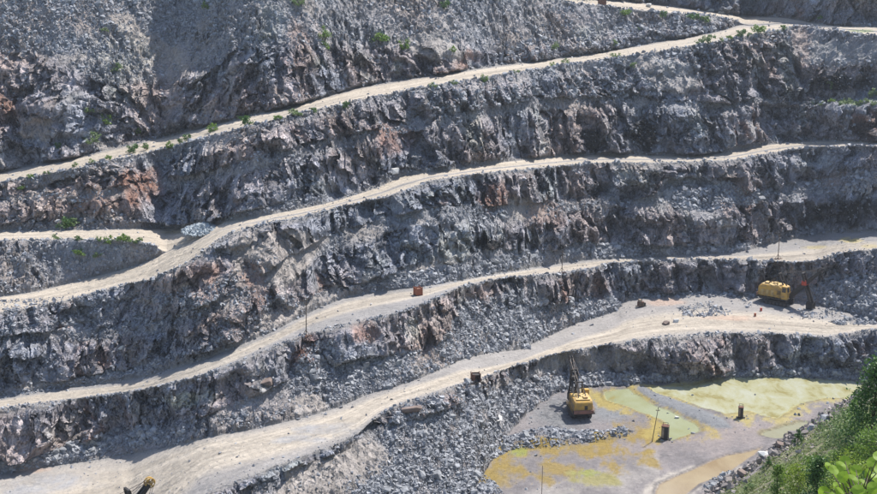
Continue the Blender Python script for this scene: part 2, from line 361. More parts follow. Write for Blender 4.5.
# berm of dumped rock along the outer edge of the haul roads
berm = np.zeros_like(PY)
for li, (xa, xb), hgt in ((3, (380, 1060), .5), (6, (-170, 1060), .5), (11, (-170, 1060), .5), (19, (-170, 1060), .5), (13, (-170, 158), .7), (22, (300, 740), .6)):
    g = np.exp(-((PY - (LY[li][None] + .3)) / 1.4) ** 2) * ((PXg > xa) & (PXg < xb)); berm = np.maximum(berm, g * hgt)
bermf = berm.ravel() * (.6 + .6 * vnoise(P0 / 2.5, 71))
P1 = P0 + np.stack([dXv, dYv, dZv + bermf], 1) * 1.0

# ---------------- floor: ponds, mud, algae (all on the flat pit floor)
def poly(pts):
    a = np.array(pts, float); return a
def sdf(px, py_, pts):
    """signed distance in pixels (vertical stretched x3 so that it is roughly ground distance), negative inside"""
    k = 3.0; pts = np.array(pts, float) * [1, k]; X = px; Y = py_ * k
    d = np.full(X.shape, 1e9); ins = np.zeros(X.shape, bool); n = len(pts)
    for i in range(n):
        ax, ay = pts[i]; bx, by = pts[(i + 1) % n]
        ex, ey = bx - ax, by - ay; wx, wy = X - ax, Y - ay
        t = np.clip((wx * ex + wy * ey) / (ex * ex + ey * ey + 1e-9), 0, 1)
        d = np.minimum(d, np.hypot(wx - ex * t, wy - ey * t))
        c = ((ay > Y) != (by > Y)) & (X < ex * (Y - ay) / (ey if ey != 0 else 1e-9) + ax); ins ^= c
    return np.where(ins, -d, d)
POND_BIG = [(648,387),(672,385),(700,384),(715,380),(762,375),(800,377),(862,382),(866,388),(845,397),(816,399),(800,404),(786,413),(778,418),(765,416),(746,411),(725,413),(700,405),(676,398),(655,392)]
POND_GREEN = [(598,390),(630,389),(642,397),(655,405),(672,411),(690,418),(703,426),(700,432),(688,437),(672,440),(662,436),(667,428),(660,420),(648,414),(634,410),(622,405),(606,399)]
POND_BROWN = [(762,447),(748,451),(728,454),(706,462),(690,470),(672,477),(659,484),(652,496),(668,500),(687,494),(702,483),(722,476),(745,463),(757,452)]
POND_OLIVE = [(761,434),(766,430),(782,426),(800,422),(812,424),(790,434),(783,438),(770,437)]
fl = PY > LY[1][None] - 2
px_f, py_f = PXg[fl], PY[fl]
wn = 6 * fbm(P0[fl.ravel()] / 9, 81, 3)
wn2 = fbm(P0[fl.ravel()] * np.array([.8, .5, 1], np.float32) / 7, 91, 6, .68)
SD = {}
for nm, pg in (('big', POND_BIG), ('green', POND_GREEN), ('brown', POND_BROWN), ('olive', POND_OLIVE)):
    SD[nm] = sdf(px_f, py_f, pg) + wn * (1.1 if nm != 'brown' else .5)
dep = np.zeros(len(px_f))
for nm in SD: dep = np.maximum(dep, np.clip(-SD[nm] / 6, 0, 1))
P1f = P1[fl.ravel()]
onfloor = (PY[fl] > LY[1][None].repeat(NR, 0)[fl])
causeway = sdf(px_f, py_f, [(636,387),(644,386),(655,392),(690,405),(722,418),(732,428),(712,428),(690,417),(655,402),(640,394)])
mound_ = np.clip(.8 - sdf0(px_f, py_f, [(500,441),(545,432),(570,434),(600,435),(628,432),(620,437),(560,444),(520,447)]) / 5, 0, 1)
P1f[:, 2] += 1.3 * mound_ * (.7 + .5 * wn2)
P1f[:, 2] += np.where(onfloor, -.38 * dep + .35 * np.clip(-causeway / 6, 0, 1), 0)
P1[fl.ravel()] = P1f

# ---------------- colour (real surface colours)
def mixc(a, b, t): return a * (1 - t[:, None]) + np.array(b)[None] * t[:, None]
cn = fbm(P0 / 30, 101, 3); cn2 = fbm(P0 / 9, 102, 3); cn3 = fbm(P0 * np.array([1, 1, .25], np.float32) / 3, 103, 3)
rock = np.zeros((len(P0), 3)) + np.array([.205, .218, .258])
rock = mixc(rock, (.31, .235, .205), np.clip(cn * 1.3 + .24 + .42 * (1 - PXg.ravel() / 877), 0, 1) * .75)
rock = mixc(rock, (.30, .32, .30), np.clip(cn2 * 1.2 - .1, 0, 1) * .6)
rock *= (1.1 + .35 * cn3 + .22 * r2 + .2 * r1 + .22 * r4)[:, None]
seam = np.clip(1 - np.abs(fbm((obl + 3 * warp) * np.array([.09, .05, .035], np.float32), 171, 3)) * 9, 0, 1) * np.clip(fbm(P0 / 22, 172, 2) * 2.5 - .1, 0, 1)
rock = mixc(rock, (.25, .135, .095), seam * .8)
# dark seeps run down the faces
seep = np.clip(fbm(P0 * np.array([1, 1, .12], np.float32) / 3.4, 107, 2) * 1.6 - .55, 0, 1) * ww
rock = mixc(rock, (.07, .065, .065), seep * .4)
tal = np.zeros((len(P0), 3)) + np.array([.235, .24, .262])
tal = mixc(tal, (.31, .255, .225), np.clip(cn * 1.1 + .2 + .3 * (1 - PXg.ravel() / 877), 0, 1) * .7)
tal *= (1 + .22 * cn2 + .15 * r2)[:, None]
roadc = np.zeros((len(P0), 3)) + np.array([.23, .22, .215])
finc = mixc(np.zeros((len(P0), 3)) + np.array([.29, .26, .24]), (.27, .27, .275), np.clip(cn * 1.5 + .1 + (PXg.ravel() - 450) / 600, 0, 1)) * (1 + .2 * cn2 + .15 * cn3)[:, None]
col = rock * ww[:, None] + tal * wt[:, None]
col = col * (1 - .85 * fines[:, None]) + finc * .85 * fines[:, None]
col = col * (1 - wf[:, None]) + roadc * wf[:, None]
# per bench: fraction across the road 0 outer edge .. 1 inner edge; tracks run along it
pxr, pyr = PXg.ravel(), PY.ravel()
def band(i, fn):
    k = (SEG[:, None].repeat(NC, 1) == i).ravel(); a, b = LY[i][None].repeat(NR, 0).ravel()[k], LY[i + 1][None].repeat(NR, 0).ravel()[k]
    fr = (a - pyr[k]) / np.maximum(a - b, .3); c = fn(pxr[k], pyr[k], fr, k); wk = wf[k][:, None]
    col[k] = col[k] * (1 - wk) + c * wk
def lane(fr, c, w_): return np.exp(-((fr - c) / w_) ** 2)
GRAV = np.array([.205, .20, .203]); CREAM = np.array([.40, .35, .29]); DUST = np.array([.43, .385, .34])
def road_fn(c0, w0, strength=1.0, base=GRAV):
    def fn(x, y, fr, k):
        w_ = w0(x) if callable(w0) else w0; cc = c0(x) if callable(c0) else c0
        n = .5 * cn2[k] + .3 * vnoise(np.stack([x / 30, fr * 14, x * 0], 1), 120) + .3 * vnoise(np.stack([x / 60, fr * 30, x * 0], 1), 121)
        a = np.clip(1.35 * np.exp(-((fr - cc) / w_) ** 4) + .35 * n * np.clip(np.exp(-((fr - cc) / (w_ * 1.5)) ** 4), 0, 1), 0, 1) * strength
        c = base[None] * (1 + .25 * n[:, None]); c = c * (1 - a[:, None]) + (CREAM * (1 + .0))[None] * a[:, None]
        ruts = np.clip(vnoise(np.stack([x / 90, fr * 22, x * 0 + 5], 1), 123) * 1.5, -1, 1) * np.exp(-((fr - cc) / (w_ * 1.2)) ** 4)
        tr = sum(lane(fr, cc + q_ * w_ * .5 + .05 * np.sin(x / 45 + q_ * 9), .045) * (.5 + .8 * vnoise(np.stack([x / 14, fr * 0 + q_ * 7, x * 0], 1), 125)) for q_ in (-.75, -.3, .15, .6))
        return c * (1 + .24 * ruts - .22 * np.clip(tr, 0, 1))[:, None]
    return fn
band(19, road_fn(.45, .44)); band(22, road_fn(.5, .4)); band(13, road_fn(lambda x: np.interp(x, [150, 172, 215, 240], [.5, .2, .2, .5]), lambda x: np.interp(x, [150, 172, 215, 240], [.5, 1.1, 1.1, .5]))); band(11, road_fn(lambda x: np.interp(x, [0, 160, 210, 260, 420, 700], [.5, .5, .7, .5, .55, .5]), lambda x: np.interp(x, [0, 150, 175, 215, 260, 420, 700], [.5, .5, .8, .7, .3, .3, .32]), 1.0))
band(6, road_fn(lambda x: np.interp(x, [0, 200, 300, 400, 560, 640, 760, 877], [.42, .42, .62, .68, .5, .5, .25, .25]), lambda x: np.interp(x, [0, 200, 300, 430, 560, 640, 700, 877], [.3, .3, .2, .18, .28, .3, .26, .22]), .8, np.array([.235, .225, .222])))
band(3, road_fn(lambda x: np.interp(x, [0, 200, 330, 400, 460, 500, 560, 620, 700, 877], [.62, .66, .52, .45, .35, .2, .2, .3, .35, .3]), lambda x: np.interp(x, [0, 200, 330, 420, 500, 560, 620, 700, 877], [.3, .3, .36, .3, .16, .16, .22, .26, .22]), .9, np.array([.255, .24, .232])))
# grey gravelled stretch and damp patches on the lowest road
streak = np.clip(.45 + .9 * fbm((obl + 2 * warp) * np.array([.5, .5, .13], np.float32), 131, 3), 0, 1)
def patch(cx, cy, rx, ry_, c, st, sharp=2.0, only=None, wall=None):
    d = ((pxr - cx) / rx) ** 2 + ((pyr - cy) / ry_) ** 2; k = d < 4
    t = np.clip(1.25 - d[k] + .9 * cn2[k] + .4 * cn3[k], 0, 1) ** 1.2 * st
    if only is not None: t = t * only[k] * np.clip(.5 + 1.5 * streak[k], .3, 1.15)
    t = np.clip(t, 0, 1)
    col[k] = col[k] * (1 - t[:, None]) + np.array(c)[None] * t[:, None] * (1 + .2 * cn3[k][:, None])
for cx, cy, rx, ry_ in ((60, 482, 45, 10), (20, 490, 30, 8), (330, 428, 38, 7), (300, 440, 30, 5)): patch(cx, cy, rx, ry_, (.27, .265, .27), .8, only=wf)
for cx, cy, rx, ry_ in ((665, 302, 22, 4), (735, 318, 30, 3), (30, 470, 20, 3)): patch(cx, cy, rx, ry_, (.42, .29, .22), .55)
RUST = (.24, .125, .09); BRN = (.26, .16, .12)
for cx, cy, rx, ry_, st in ((138, 190, 26, 22, .8), (85, 200, 40, 16, .5), (245, 98, 40, 24, .3), (390, 138, 24, 20, .6), (492, 198, 16, 18, .7), (312, 352, 18, 18, .8), (256, 285, 16, 26, .75), (606, 285, 12, 12, .5),
                            (545, 215, 24, 16, .5), (740, 195, 26, 24, .45), (0, 105, 22, 18, .6), (300, 60, 22, 40, .5), (860, 125, 12, 12, .8), (800, 48, 12, 40, .35), (410, 411, 12, 6, .8), (365, 330, 14, 10, .6),
                            (600, 290, 10, 18, .5), (100, 350, 60, 20, .25), (30, 110, 40, 30, .3), (480, 290, 30, 10, .3), (570, 25, 30, 14, .2), (830, 180, 30, 10, .3), (860, 345, 20, 10, .25), (430, 340, 30, 16, .25)):
    patch(cx, cy, rx, ry_, RUST if st > .55 else BRN, st, only=1 - wf * .8)
for cx, cy, rx, ry_, st in ((180, 402, 20, 9, .95), (205, 396, 12, 8, .6), (400, 22, 0.1, .1, 0), (785, 70, 12, 26, .4), (320, 62, 8, 8, .5), (400, 66, 5, 10, .6), (455, 240, 22, 18, .35), (475, 130, 10, 20, .4), (590, 35, 16, 10, .4), (640, 175, 20, 12, .35), (410, 330, 10, 14, .4), (120, 60, 40, 30, .25), (270, 25, 16, 22, .3), (770, 280, 30, 8, .3)):
    patch(cx, cy, rx, ry_, (.42, .43, .38), st, only=1 - wf)
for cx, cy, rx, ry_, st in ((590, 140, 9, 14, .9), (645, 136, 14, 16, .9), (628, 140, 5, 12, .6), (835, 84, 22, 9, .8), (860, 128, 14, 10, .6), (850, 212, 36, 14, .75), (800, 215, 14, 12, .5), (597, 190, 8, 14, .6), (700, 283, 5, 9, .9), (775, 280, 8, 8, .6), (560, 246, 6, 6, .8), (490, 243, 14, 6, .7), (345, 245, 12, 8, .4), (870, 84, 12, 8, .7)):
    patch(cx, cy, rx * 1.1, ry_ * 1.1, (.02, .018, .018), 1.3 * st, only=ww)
patch(180, 402, 20, 8, (.46, .46, .41), .9); patch(172, 399, 8, 5, (.48, .48, .43), .8); patch(795, 268, 0.1, 0.1, (.4, .4, .4), 0)
for cx, cy, rx, ry_ in ((812, 272, 26, 7), (450, 245, 12, 20), (785, 52, 6, 18), (472, 130, 6, 16), (400, 66, 4, 9), (605, 330, 20, 8)): patch(cx, cy, rx, ry_, (.34, .34, .33), .6, only=1 - wf)
# greenish ledge, ochre damp spots
for cx, cy, rx, ry_, st in ((845, 103, 34, 3, .8), (862, 31, 16, 1.6, .6), (780, 31, 10, 1.5, .3)): patch(cx, cy, rx, ry_, (.14, .20, .06), st)
for cx, cy, rx, ry_, st in ((850, 240, 12, 3.0, .9), (815, 247, 14, 2.0, .5), (870, 246, 10, 2.0, .4), (170, 232, 10, 1.6, .3), (600, 389, 18, 2.0, .5)): patch(cx, cy, rx, ry_, (.42, .34, .13), st)
# pit floor
k = fl.ravel().nonzero()[0][onfloor]; on = onfloor
x_, y_ = px_f[on], py_f[on]; n2 = wn2[on]; c_ = np.zeros((len(k), 3)) + np.array([.175, .16, .163])
c_ *= (1 + .25 * n2)[:, None]
def mx_(c, colr, t): return c * (1 - t[:, None]) + np.array(colr)[None] * t[:, None]
c_ = mx_(c_, (.245, .205, .19), np.clip(1 - np.abs(y_ - (438 - (x_ - 700) * .12)) / 26 + n2 * .8 - .1, 0, 1) * (x_ > 590) * .65)
c_ = mx_(c_, (.30, .28, .255), np.clip(1.1 - np.abs(y_ - 482 + (x_ - 600) * .28) / 16 + n2, 0, 1) * .5 * (x_ < 660))
GREY = (.165, .17, .18)
c_ = mx_(c_, GREY, np.clip(-causeway[on] / 4 + .6, 0, 1))
c_ = mx_(c_, GREY, np.clip(1.2 - ((x_ - 612) / 26) ** 2 - ((y_ - 410) / 13) ** 2 + n2 * .6, 0, 1))
c_ = mx_(c_, GREY, np.clip(1.2 - ((x_ - 562) / 30) ** 2 - ((y_ - 415) / 20) ** 2 + n2 * .6, 0, 1) * .9)
ALG = (.215, .155, .045); ALG2 = (.22, .20, .08)
for (cx, cy, rx, ry_, st, cc, bias) in ((566, 450, 70, 10, 1, ALG, 0), (545, 470, 55, 14, .9, ALG, -.25), (505, 480, 26, 14, .7, ALG, -.2), (630, 438, 46, 9, 1, ALG, 0), (620, 460, 34, 14, .9, ALG, -.3), (588, 482, 26, 12, .9, ALG2, -.15),
                               (588, 473, 12, 4, .6, (.19, .22, .05), -.1), (640, 425, 30, 12, .8, ALG, -.2), (620, 398, 28, 7, .8, ALG2, 0), (520, 452, 10, 4, .6, (.19, .24, .05), .0), (433, 455, 8, 3, .9, (.22, .30, .05), .3)):
    t = np.clip((1.1 + bias - ((x_ - cx) / rx) ** 2 - ((y_ - cy) / ry_) ** 2 + n2 * 1.9) * 1.15, 0, 1) * st * np.clip(.9 + n2 * .5, .3, 1)
    c_ = mx_(c_, cc, t)
for nm, cc, wd in (('big', (.31, .26, .10), 16), ('green', (.28, .22, .07), 16), ('olive', (.22, .19, .11), 5)):
    d = SD[nm][on]; c_ = mx_(c_, cc, np.clip(1 - (d - 2) / wd + n2 * 2.2 - .15, 0, 1) * np.clip(1.4 - causeway[on] * -.2, 0, 1) * (causeway[on] > -1) * .85)
d = SD['brown'][on]; c_ = mx_(c_, (.42, .38, .33), np.clip(1 - np.abs(d - 5) / 7 + n2, 0, 1) * .6 * (y_ > 466))
for nm, cc in (('big', (.30, .30, .16)), ('green', (.23, .25, .15)), ('brown', (.25, .19, .12)), ('olive', (.2, .2, .13))):
    c_ *= (1 - .3 * np.exp(-((SD[nm][on] - 1.5) / 2.2) ** 2) * (SD[nm][on] > 0))[:, None]; c_ = mx_(c_, cc, np.clip(-SD[nm][on] / 3, 0, 1))
col[k] = c_
rockiness = np.clip(ww + .75 * wt + .12, 0, 1) * np.clip(.45 + .6 * rough, .3, 1.15); rockiness[k] = .1
grey_zone = np.clip(1.2 - ((pxr - 565) / 34) ** 2 - ((pyr - 412) / 20) ** 2, 0, 1) * wf
rockiness = np.maximum(rockiness, .35 * grey_zone)
col = np.clip(col, .02, .7)

# ---------------- split the pit surface into the benches' own sheets
idx = np.arange(NR * NC).reshape(NR, NC)
names = {0: 'pit_floor', 3: 'haul_road', 6: 'haul_road', 11: 'haul_road', 13: 'haul_road', 19: 'haul_road', 22: 'haul_road'}
groups_ = [(0, 0, 'pit_floor'), (1, 2, 'rock_face'), (3, 3, 'haul_road'), (4, 5, 'rock_face'), (6, 6, 'haul_road'), (7, 10, 'rock_face'), (11, 13, 'haul_road'), (14, 18, 'rock_face'), (19, 22, 'haul_road'), (23, 23, 'rock_face')]
groups_[8] = (19, 19, 'haul_road'); groups_.insert(9, (20, 21, 'rock_face')); groups_.insert(10, (22, 22, 'haul_road'))
starts = np.concatenate([[0], np.cumsum(ROWS)])
for a, b, nm in groups_:
    ra, rb = starts[a], starts[b + 1]
    sub = idx[ra:rb + 1]; vi = sub.ravel(); base = sub[0, 0]
    q = (sub - base); fcs = np.stack([q[:-1, :-1], q[:-1, 1:], q[1:, 1:], q[1:, :-1]], -1).reshape(-1, 4)
    me = np_mesh(nm, P1[vi], fcs, M_TERR, False, {'col': col[vi], 'rock': rockiness[vi]})
    tag(link(nm, me), kind='structure')
# land beyond the pit: one wide sheet behind and around
M_LAND = simple('dry_land', (.20, .21, .15), .95, 0, .4, .02)
top = P1.reshape(NR, NC, 3)[-1]; far_ = top.copy(); far_[:, 0] = top[:, 0] * 3; far_[:, 1] = 1550; far_[:, 2] = 0
far2 = top.copy(); far2[:, 0] *= 1.15; far2[:, 1] *= 1.15; far2[:, 2] += 1
Vv = np.concatenate([top, far2, far_]); q = np.arange(3 * NC).reshape(3, NC)
tag(link('plateau', np_mesh('plateau', Vv, np.stack([q[:-1, :-1], q[:-1, 1:], q[1:, 1:], q[1:, :-1]], -1).reshape(-1, 4), M_LAND, True)), kind='structure')
Vv = np.array([(-1500, -1200, -3), (1500, -1200, -3), (1500, 1600, -3), (-1500, 1600, -3)], float)
tag(link('ground', np_mesh('ground', Vv, np.array([[0, 1, 2, 3]]), M_LAND)), kind='structure')

# ---------------- placing on the surface
G = P1.reshape(NR, NC, 3)
ppx, ppy = project(P1); ppx = ppx.reshape(NR, NC); ppy = ppy.reshape(NR, NC)
def spot(x, y):
    """the point of the pit surface seen at photo position (x, y)"""
    j0, j1 = max(0, int(x + 150 - 8)), min(NC, int(x + 150 + 9))
    d = (ppx[:, j0:j1] - x) ** 2 + (ppy[:, j0:j1] - y) ** 2
    i, j = np.unravel_index(np.argmin(d), d.shape)
    return Vector(G[i, j + j0].tolist())
def floor_pt(x, y, z=0.0):
    u_, dy_, dz_ = ray(x, y); k_ = (z - EYE) / dz_
    return Vector((u_ * k_, dy_ * k_, z))

# ---------------- rocks
def ico():
    bm = bmesh.new(); bmesh.ops.create_icosphere(bm, subdivisions=2, radius=1); V = np.array([v.co[:] for v in bm.verts]); Fc = np.array([[v.index for v in f.verts] for f in bm.faces]); bm.free(); return V, Fc
def ico1():
    bm = bmesh.new(); bmesh.ops.create_icosphere(bm, subdivisions=1, radius=1); V = np.array([v.co[:] for v in bm.verts]); Fc = np.array([[v.index for v in f.verts] for f in bm.faces]); bm.free(); return V, Fc
def cut_rock(V, n=9, seed=0):
    g = np.random.default_rng(seed); V = V.copy()
    for _ in range(n):
        d = g.normal(size=3); d /= np.linalg.norm(d); o = g.uniform(.45, .8)
        t = V @ d; k_ = t > o; V[k_] -= np.outer(t[k_] - o, d)
    return V * g.uniform(.75, 1.3, 3)
V42, F80 = ico(); V12, F20 = ico1()
def hull_rock(seed, n=10, dims=(1, .8, .6)):
    g = random.Random(seed); bm = bmesh.new()
    for _ in range(n):
        p = [g.uniform(-1, 1) for _ in range(3)]; m_ = max(abs(c) for c in p); e = g.uniform(.85, 1); bm.verts.new([c / m_ * e * d for c, d in zip(p, dims)])
    r = bmesh.ops.convex_hull(bm, input=bm.verts); bmesh.ops.delete(bm, geom=[v for v in bm.verts if not v.link_faces], context='VERTS')
    bm.verts.index_update(); V = np.array([v.co[:] for v in bm.verts]); Fc = np.array([[v.index for v in f.verts] for f in bm.faces]); bm.free(); return V, Fc
SMALL = [hull_rock(100 + i, 9, (1, .85, .45 + .04 * i)) for i in range(14)]
def rot_mats(n):
    q_ = rng.normal(size=(n, 4)) * [2.2, .7, .7, 1.6]; q_ /= np.linalg.norm(q_, axis=1)[:, None]; w_, x_, y_, z_ = q_.T
    return np.stack([1 - 2 * (y_ * y_ + z_ * z_), 2 * (x_ * y_ - z_ * w_), 2 * (x_ * z_ + y_ * w_), 2 * (x_ * y_ + z_ * w_), 1 - 2 * (x_ * x_ + z_ * z_), 2 * (y_ * z_ - x_ * w_),
                     2 * (x_ * z_ - y_ * w_), 2 * (y_ * z_ + x_ * w_), 1 - 2 * (x_ * x_ + y_ * y_)], 1).reshape(n, 3, 3)
def rubble_mesh(name, pos, size, mat):
    n = len(pos); Rm = rot_mats(n); kind = rng.integers(0, len(SMALL), n); VV, FF, off = [], [], 0
    for s_, (bv, bf) in enumerate(SMALL):
        k_ = kind == s_; m_ = int(k_.sum())
        if not m_: continue
        V = np.einsum('nij,kj->nki', Rm[k_], bv) * size[k_][:, None, None] + pos[k_][:, None, :]
        VV.append(V.reshape(-1, 3)); FF.append((bf[None] + (off + np.arange(m_) * len(bv))[:, None, None]).reshape(-1, 3)); off += m_ * len(bv)
    return np_mesh(name, np.concatenate(VV), np.concatenate(FF), mat)
# density of loose rock per grid vertex
def inpoly(pts, soft=3.0): return np.clip(-sdf(PXg, PY, pts) / soft / 1.0, 0, 1)
Wfe = Wf * np.clip(1 - 1.15 * sample(blur(ras['flat'], 9), PY), 0, 1)
dens = .20 * Wt + .05 * Ww + .011 * Wf + .45 * Wfe * (SEG[:, None] > 0)
def addp(pts, v):
    global dens
    dens = np.maximum(dens, inpoly(pts) * v)
RP = [([(395,408),(430,395),(480,384),(520,375),(560,372),(620,374),(640,384),(590,388),(555,395),(530,412),(510,425),(495,445),(540,446),(560,440),(640,430),(625,437),(560,446),(510,452),(480,470),(505,494),(500,520),(340,520),(345,490),(380,455),(385,425)], 1.0),
      ([(500,372),(640,376),(860,368),(862,381),(783,377),(711,379),(640,385),(560,390),(520,400)], .8),
      ([(0,474),(76,463),(110,452),(150,445),(186,440),(186,428),(140,428),(110,432),(80,440),(34,455),(0,460)], .9),
      ([(216,420),(246,410),(252,418),(222,430)], .9),
      ([(330,335),(350,350),(420,352),(440,368),(420,380),(370,395),(330,405),(300,412),(285,395),(300,350)], .75), ([(430,350),(470,300),(520,295),(540,320),(530,350),(490,352),(450,365)], .95),
      ([(520,300),(577,297),(625,300),(618,312),(577,324),(540,340),(505,350),(500,320)], .95), ([(625,294),(660,291),(800,291),(800,300),(760,298),(640,299)], .6), ([(735,296),(765,296),(762,306),(745,310)], .3), ([(785,309),(840,308),(850,318),(800,320)], .35), ([(675,308),(700,303),(725,306),(735,315),(700,318),(680,317)], .55),
      ([(805,285),(840,275),(877,275),(1050,275),(1050,330),(877,322),(845,312),(820,306)], .95), ([(825,322),(877,312),(877,325),(840,326)], .8),
      ([(330,296),(345,285),(400,272),(470,265),(530,250),(560,252),(545,262),(480,277),(430,286),(376,292)], .95), ([(560,258),(575,242),(600,240),(640,246),(700,247),(750,244),(750,250),(700,255),(600,260)], .95),
      ([(490,208),(545,205),(560,212),(520,222),(490,222)], .5), ([(640,200),(670,172),(700,172),(740,190),(780,190),(760,205),(700,214),(650,206)], .8), ([(780,195),(830,175),(877,168),(1050,165),(1050,180),(877,186),(830,195)], .7),
      ([(600,40),(640,20),(700,20),(738,24),(720,32),(640,46),(580,55),(545,58),(500,66),(480,58),(530,40)], .7), ([(240,298),(300,290),(340,300),(300,320),(250,340),(190,360),(180,352)], .4),
      ([(440,215),(480,205),(500,215),(480,228),(450,225)], .5), ([(0,395),(60,382),(130,370),(180,355),(180,362),(130,378),(60,390),(0,400)], .6), ([(0,214),(140,222),(300,198),(300,208),(190,228),(60,232),(0,233)], .3),
      ([(0,0),(250,-10),(250,30),(150,50),(60,60),(0,40)], .5), ([(577,64),(700,50),(740,60),(700,80),(640,100),(577,100),(480,108),(430,120),(430,90)], .5), ([(0,300),(0,345),(150,330),(220,300),(300,250),(290,230),(200,290)], .4)]
for pts, v in RP: addp(pts, v)
dens = np.maximum(dens, np.clip(berm * 1.6, 0, 1) * .75)
dens *= np.where((PY > LY[1][None]) & (PXg > 560) & (PY > 440), .02, 1)
dens *= 1 - .75 * fines.reshape(NR, NC)
MOUND = [(500,443),(520,434),(545,428),(570,431),(600,432),(630,430),(624,438),(590,443),(560,447),(520,450)]
dens = np.maximum(dens, np.clip(.6 - sdf0(PXg, PY, MOUND) / 3, 0, 1))
for pg in ([(702,487),(712,477),(728,472),(735,476),(722,485),(708,493)],): dens = np.maximum(dens, np.clip(.5 - sdf0(PXg, PY, pg) / 3, 0, 1) * .8)
dens *= (PXg > -60) * (PXg < 940) * (PY > -25) * (PY < 520)
dens *= np.clip(.75 + .9 * fbm(P0 / 5, 140, 2).reshape(NR, NC), .1, 2)
# area weight of each vertex on screen
ax = np.abs(np.gradient(PY, axis=0)); wgt = dens * ax
wgt[(SEG == 0) & (PY.max(1) > 600)] *= 1
cw = np.cumsum(wgt.ravel()); NROCK = 125000
def pick(n):
    kk = np.searchsorted(cw, rng.random(n) * cw[-1]); ii, jj = np.unravel_index(np.clip(kk, 0, NR * NC - 1), (NR, NC)); ii = np.clip(ii, 0, NR - 2); jj = np.clip(jj, 0, NC - 2)
    a, b = rng.random((2, n, 1)); return G[ii, jj] * (1 - a) * (1 - b) + G[ii + 1, jj] * a * (1 - b) + G[ii, jj + 1] * (1 - a) * b + G[ii + 1, jj + 1] * a * b, dens[ii, jj], ii, jj
pos, dn, ii, jj = pick(NROCK)
size = np.clip(.17 * (1 - rng.random(NROCK)) ** -.40, .17, .7) * (.75 + .5 * dn) * np.clip(pos[:, 1] / 330, .75, 1.5)
pos[:, 2] += size * .15
tag(link('loose_rubble', rubble_mesh('loose_rubble', pos, size, M_RUB)), kind='stuff')
# the largest blocks, each a thing
BM_ = []
for s_ in range(12):
    BM_.append(np_mesh('boulder', *hull_rock(500 + s_, 16, (1, .85, .7)), M_BOUL))
BMP = [np_mesh('pale_boulder', *hull_rock(540 + s_, 20, (1, .9, .7)), M_BOULP) for s_ in range(4)]
BMW = [np_mesh('brown_boulder', *hull_rock(560 + s_, 20, (1, .9, .7)), M_BOULW) for s_ in range(4)]
ZONES = [('angular grey boulder in the rubble bank below the lowest haul road', 'boulders in the rubble bank above the pit floor', 60, lambda x, y: (y > 355) & (x > 380) & (x < 640), .75),
         ('grey block at the foot of the low rock face behind the ponds', 'blocks along the far shore of the ponds', 34, lambda x, y: (y > 350) & (x > 640), .7),
         ('grey block in the debris below the rock face beside the yellow excavator', 'blocks around the shovel bench', 50, lambda x, y: (y > 285) & (y < 345) & (x > 600), .7),
         ('grey block in the rock fall between the two middle haul roads', 'blocks in the middle rock fall', 50, lambda x, y: (y > 290) & (y < 400) & (x > 300) & (x < 600), .7),
         ('grey block in the debris above the third haul road', 'blocks above the third haul road', 40, lambda x, y: (y > 200) & (y < 285) & (x > 400), .75),
         ('grey block in the heap at the foot of the lowest left rock face', 'blocks along the lowest road at left', 26, lambda x, y: (y > 420) & (x < 270), .7),
         ('dark block on the upper slope above the second haul road', 'blocks on the upper slopes', 40, lambda x, y: (y < 200) & (y > 4), .95)]
cp, cdn, cii, cjj = pick(16000); cx_, cy_ = project(cp)
for lab, grp, n, fn, sz in ZONES:
    kk = np.nonzero(fn(cx_, cy_) & (cx_ > 2) & (cx_ < 875) & (cdn > .45))[0][:n]
    for k_ in kk:
        o = link('boulder', BM_[random.randrange(12)]); s_ = sz * random.uniform(.75, 1.5)
        o.location = cp[k_] + [0, 0, s_ * .3]; o.scale = (s_, s_ * random.uniform(.8, 1.2), s_); o.rotation_euler = (random.uniform(-.5, .5), random.uniform(-.5, .5), random.uniform(0, 6.3)); tag(o, lab, 'boulder', grp)
def single(px, py, s_, lab, meshes, sc3=(1, 1, 1), grp=None):
    o = link('boulder', random.choice(meshes)); o.location = spot(px, py) + Vector((0, 0, s_ * .35)); o.scale = (s_ * sc3[0], s_ * sc3[1], s_ * sc3[2]); o.rotation_euler = (.1, .1, random.uniform(0, 6)); tag(o, lab, 'boulder', grp)
single(709, 11, 1.6, 'large pale boulder beside the topmost haul road, the bigger of two', BMP, (1.5, 1, .7)); single(721, 14, 1.3, 'smaller pale boulder beside the topmost haul road, next to the bigger one', BMP, (1.1, 1, .8)); single(649, 7, 1.4, 'pale boulder on the topmost haul road between the rusty cabin and two white boulders', BMP)
single(395, 172, 1.2, 'pale block lying where the second haul road bends, left of it', BMP); single(556, 414, .01, 'x', BMP) if False else None
single(499, 420, .8, 'long flat pale slab lying in the rubble bank behind the rear-view excavator', BMP, (2.3, 1, .55)); single(411, 412, 1.2, 'rusty brown boulder near the top of the rubble bank', BMW, (1.9, 1.2, .7)); single(267, 384, 1.2, 'brown boulder lying at the foot of the left rock face above the lowest road', BMW, (1.5, 1.1, .8)); single(123, 348, .9, 'rounded pale boulder stuck in the left rock face', BMP)
single(666, 402 - 78, .9, 'lone dark block on the shovel bench road', BMW); single(676, 322, .8, 'pale block lying on the shovel bench road', BMP)
# tipped heap of blue-grey stone on the hairpin
hp = spot(204, 231); n = 700; th = rng.random(n) * 6.283; rr = np.sqrt(rng.random(n)); hh = (1 - rr) * 1.7
pp = np.stack([hp.x + rr * np.cos(th) * 5.2, hp.y + rr * np.sin(th) * 6, hp.z + hh * 1.0 + .15], 1)
tag(link('stone_heap', rubble_mesh('stone_heap', pp, rng.uniform(.25, .6, n), rubble_mat('blue_stone', (.14, .17, .20), (.42, .46, .48)))), 'low heap of blue-grey crushed stone dumped at the hairpin bend', 'stone heap')

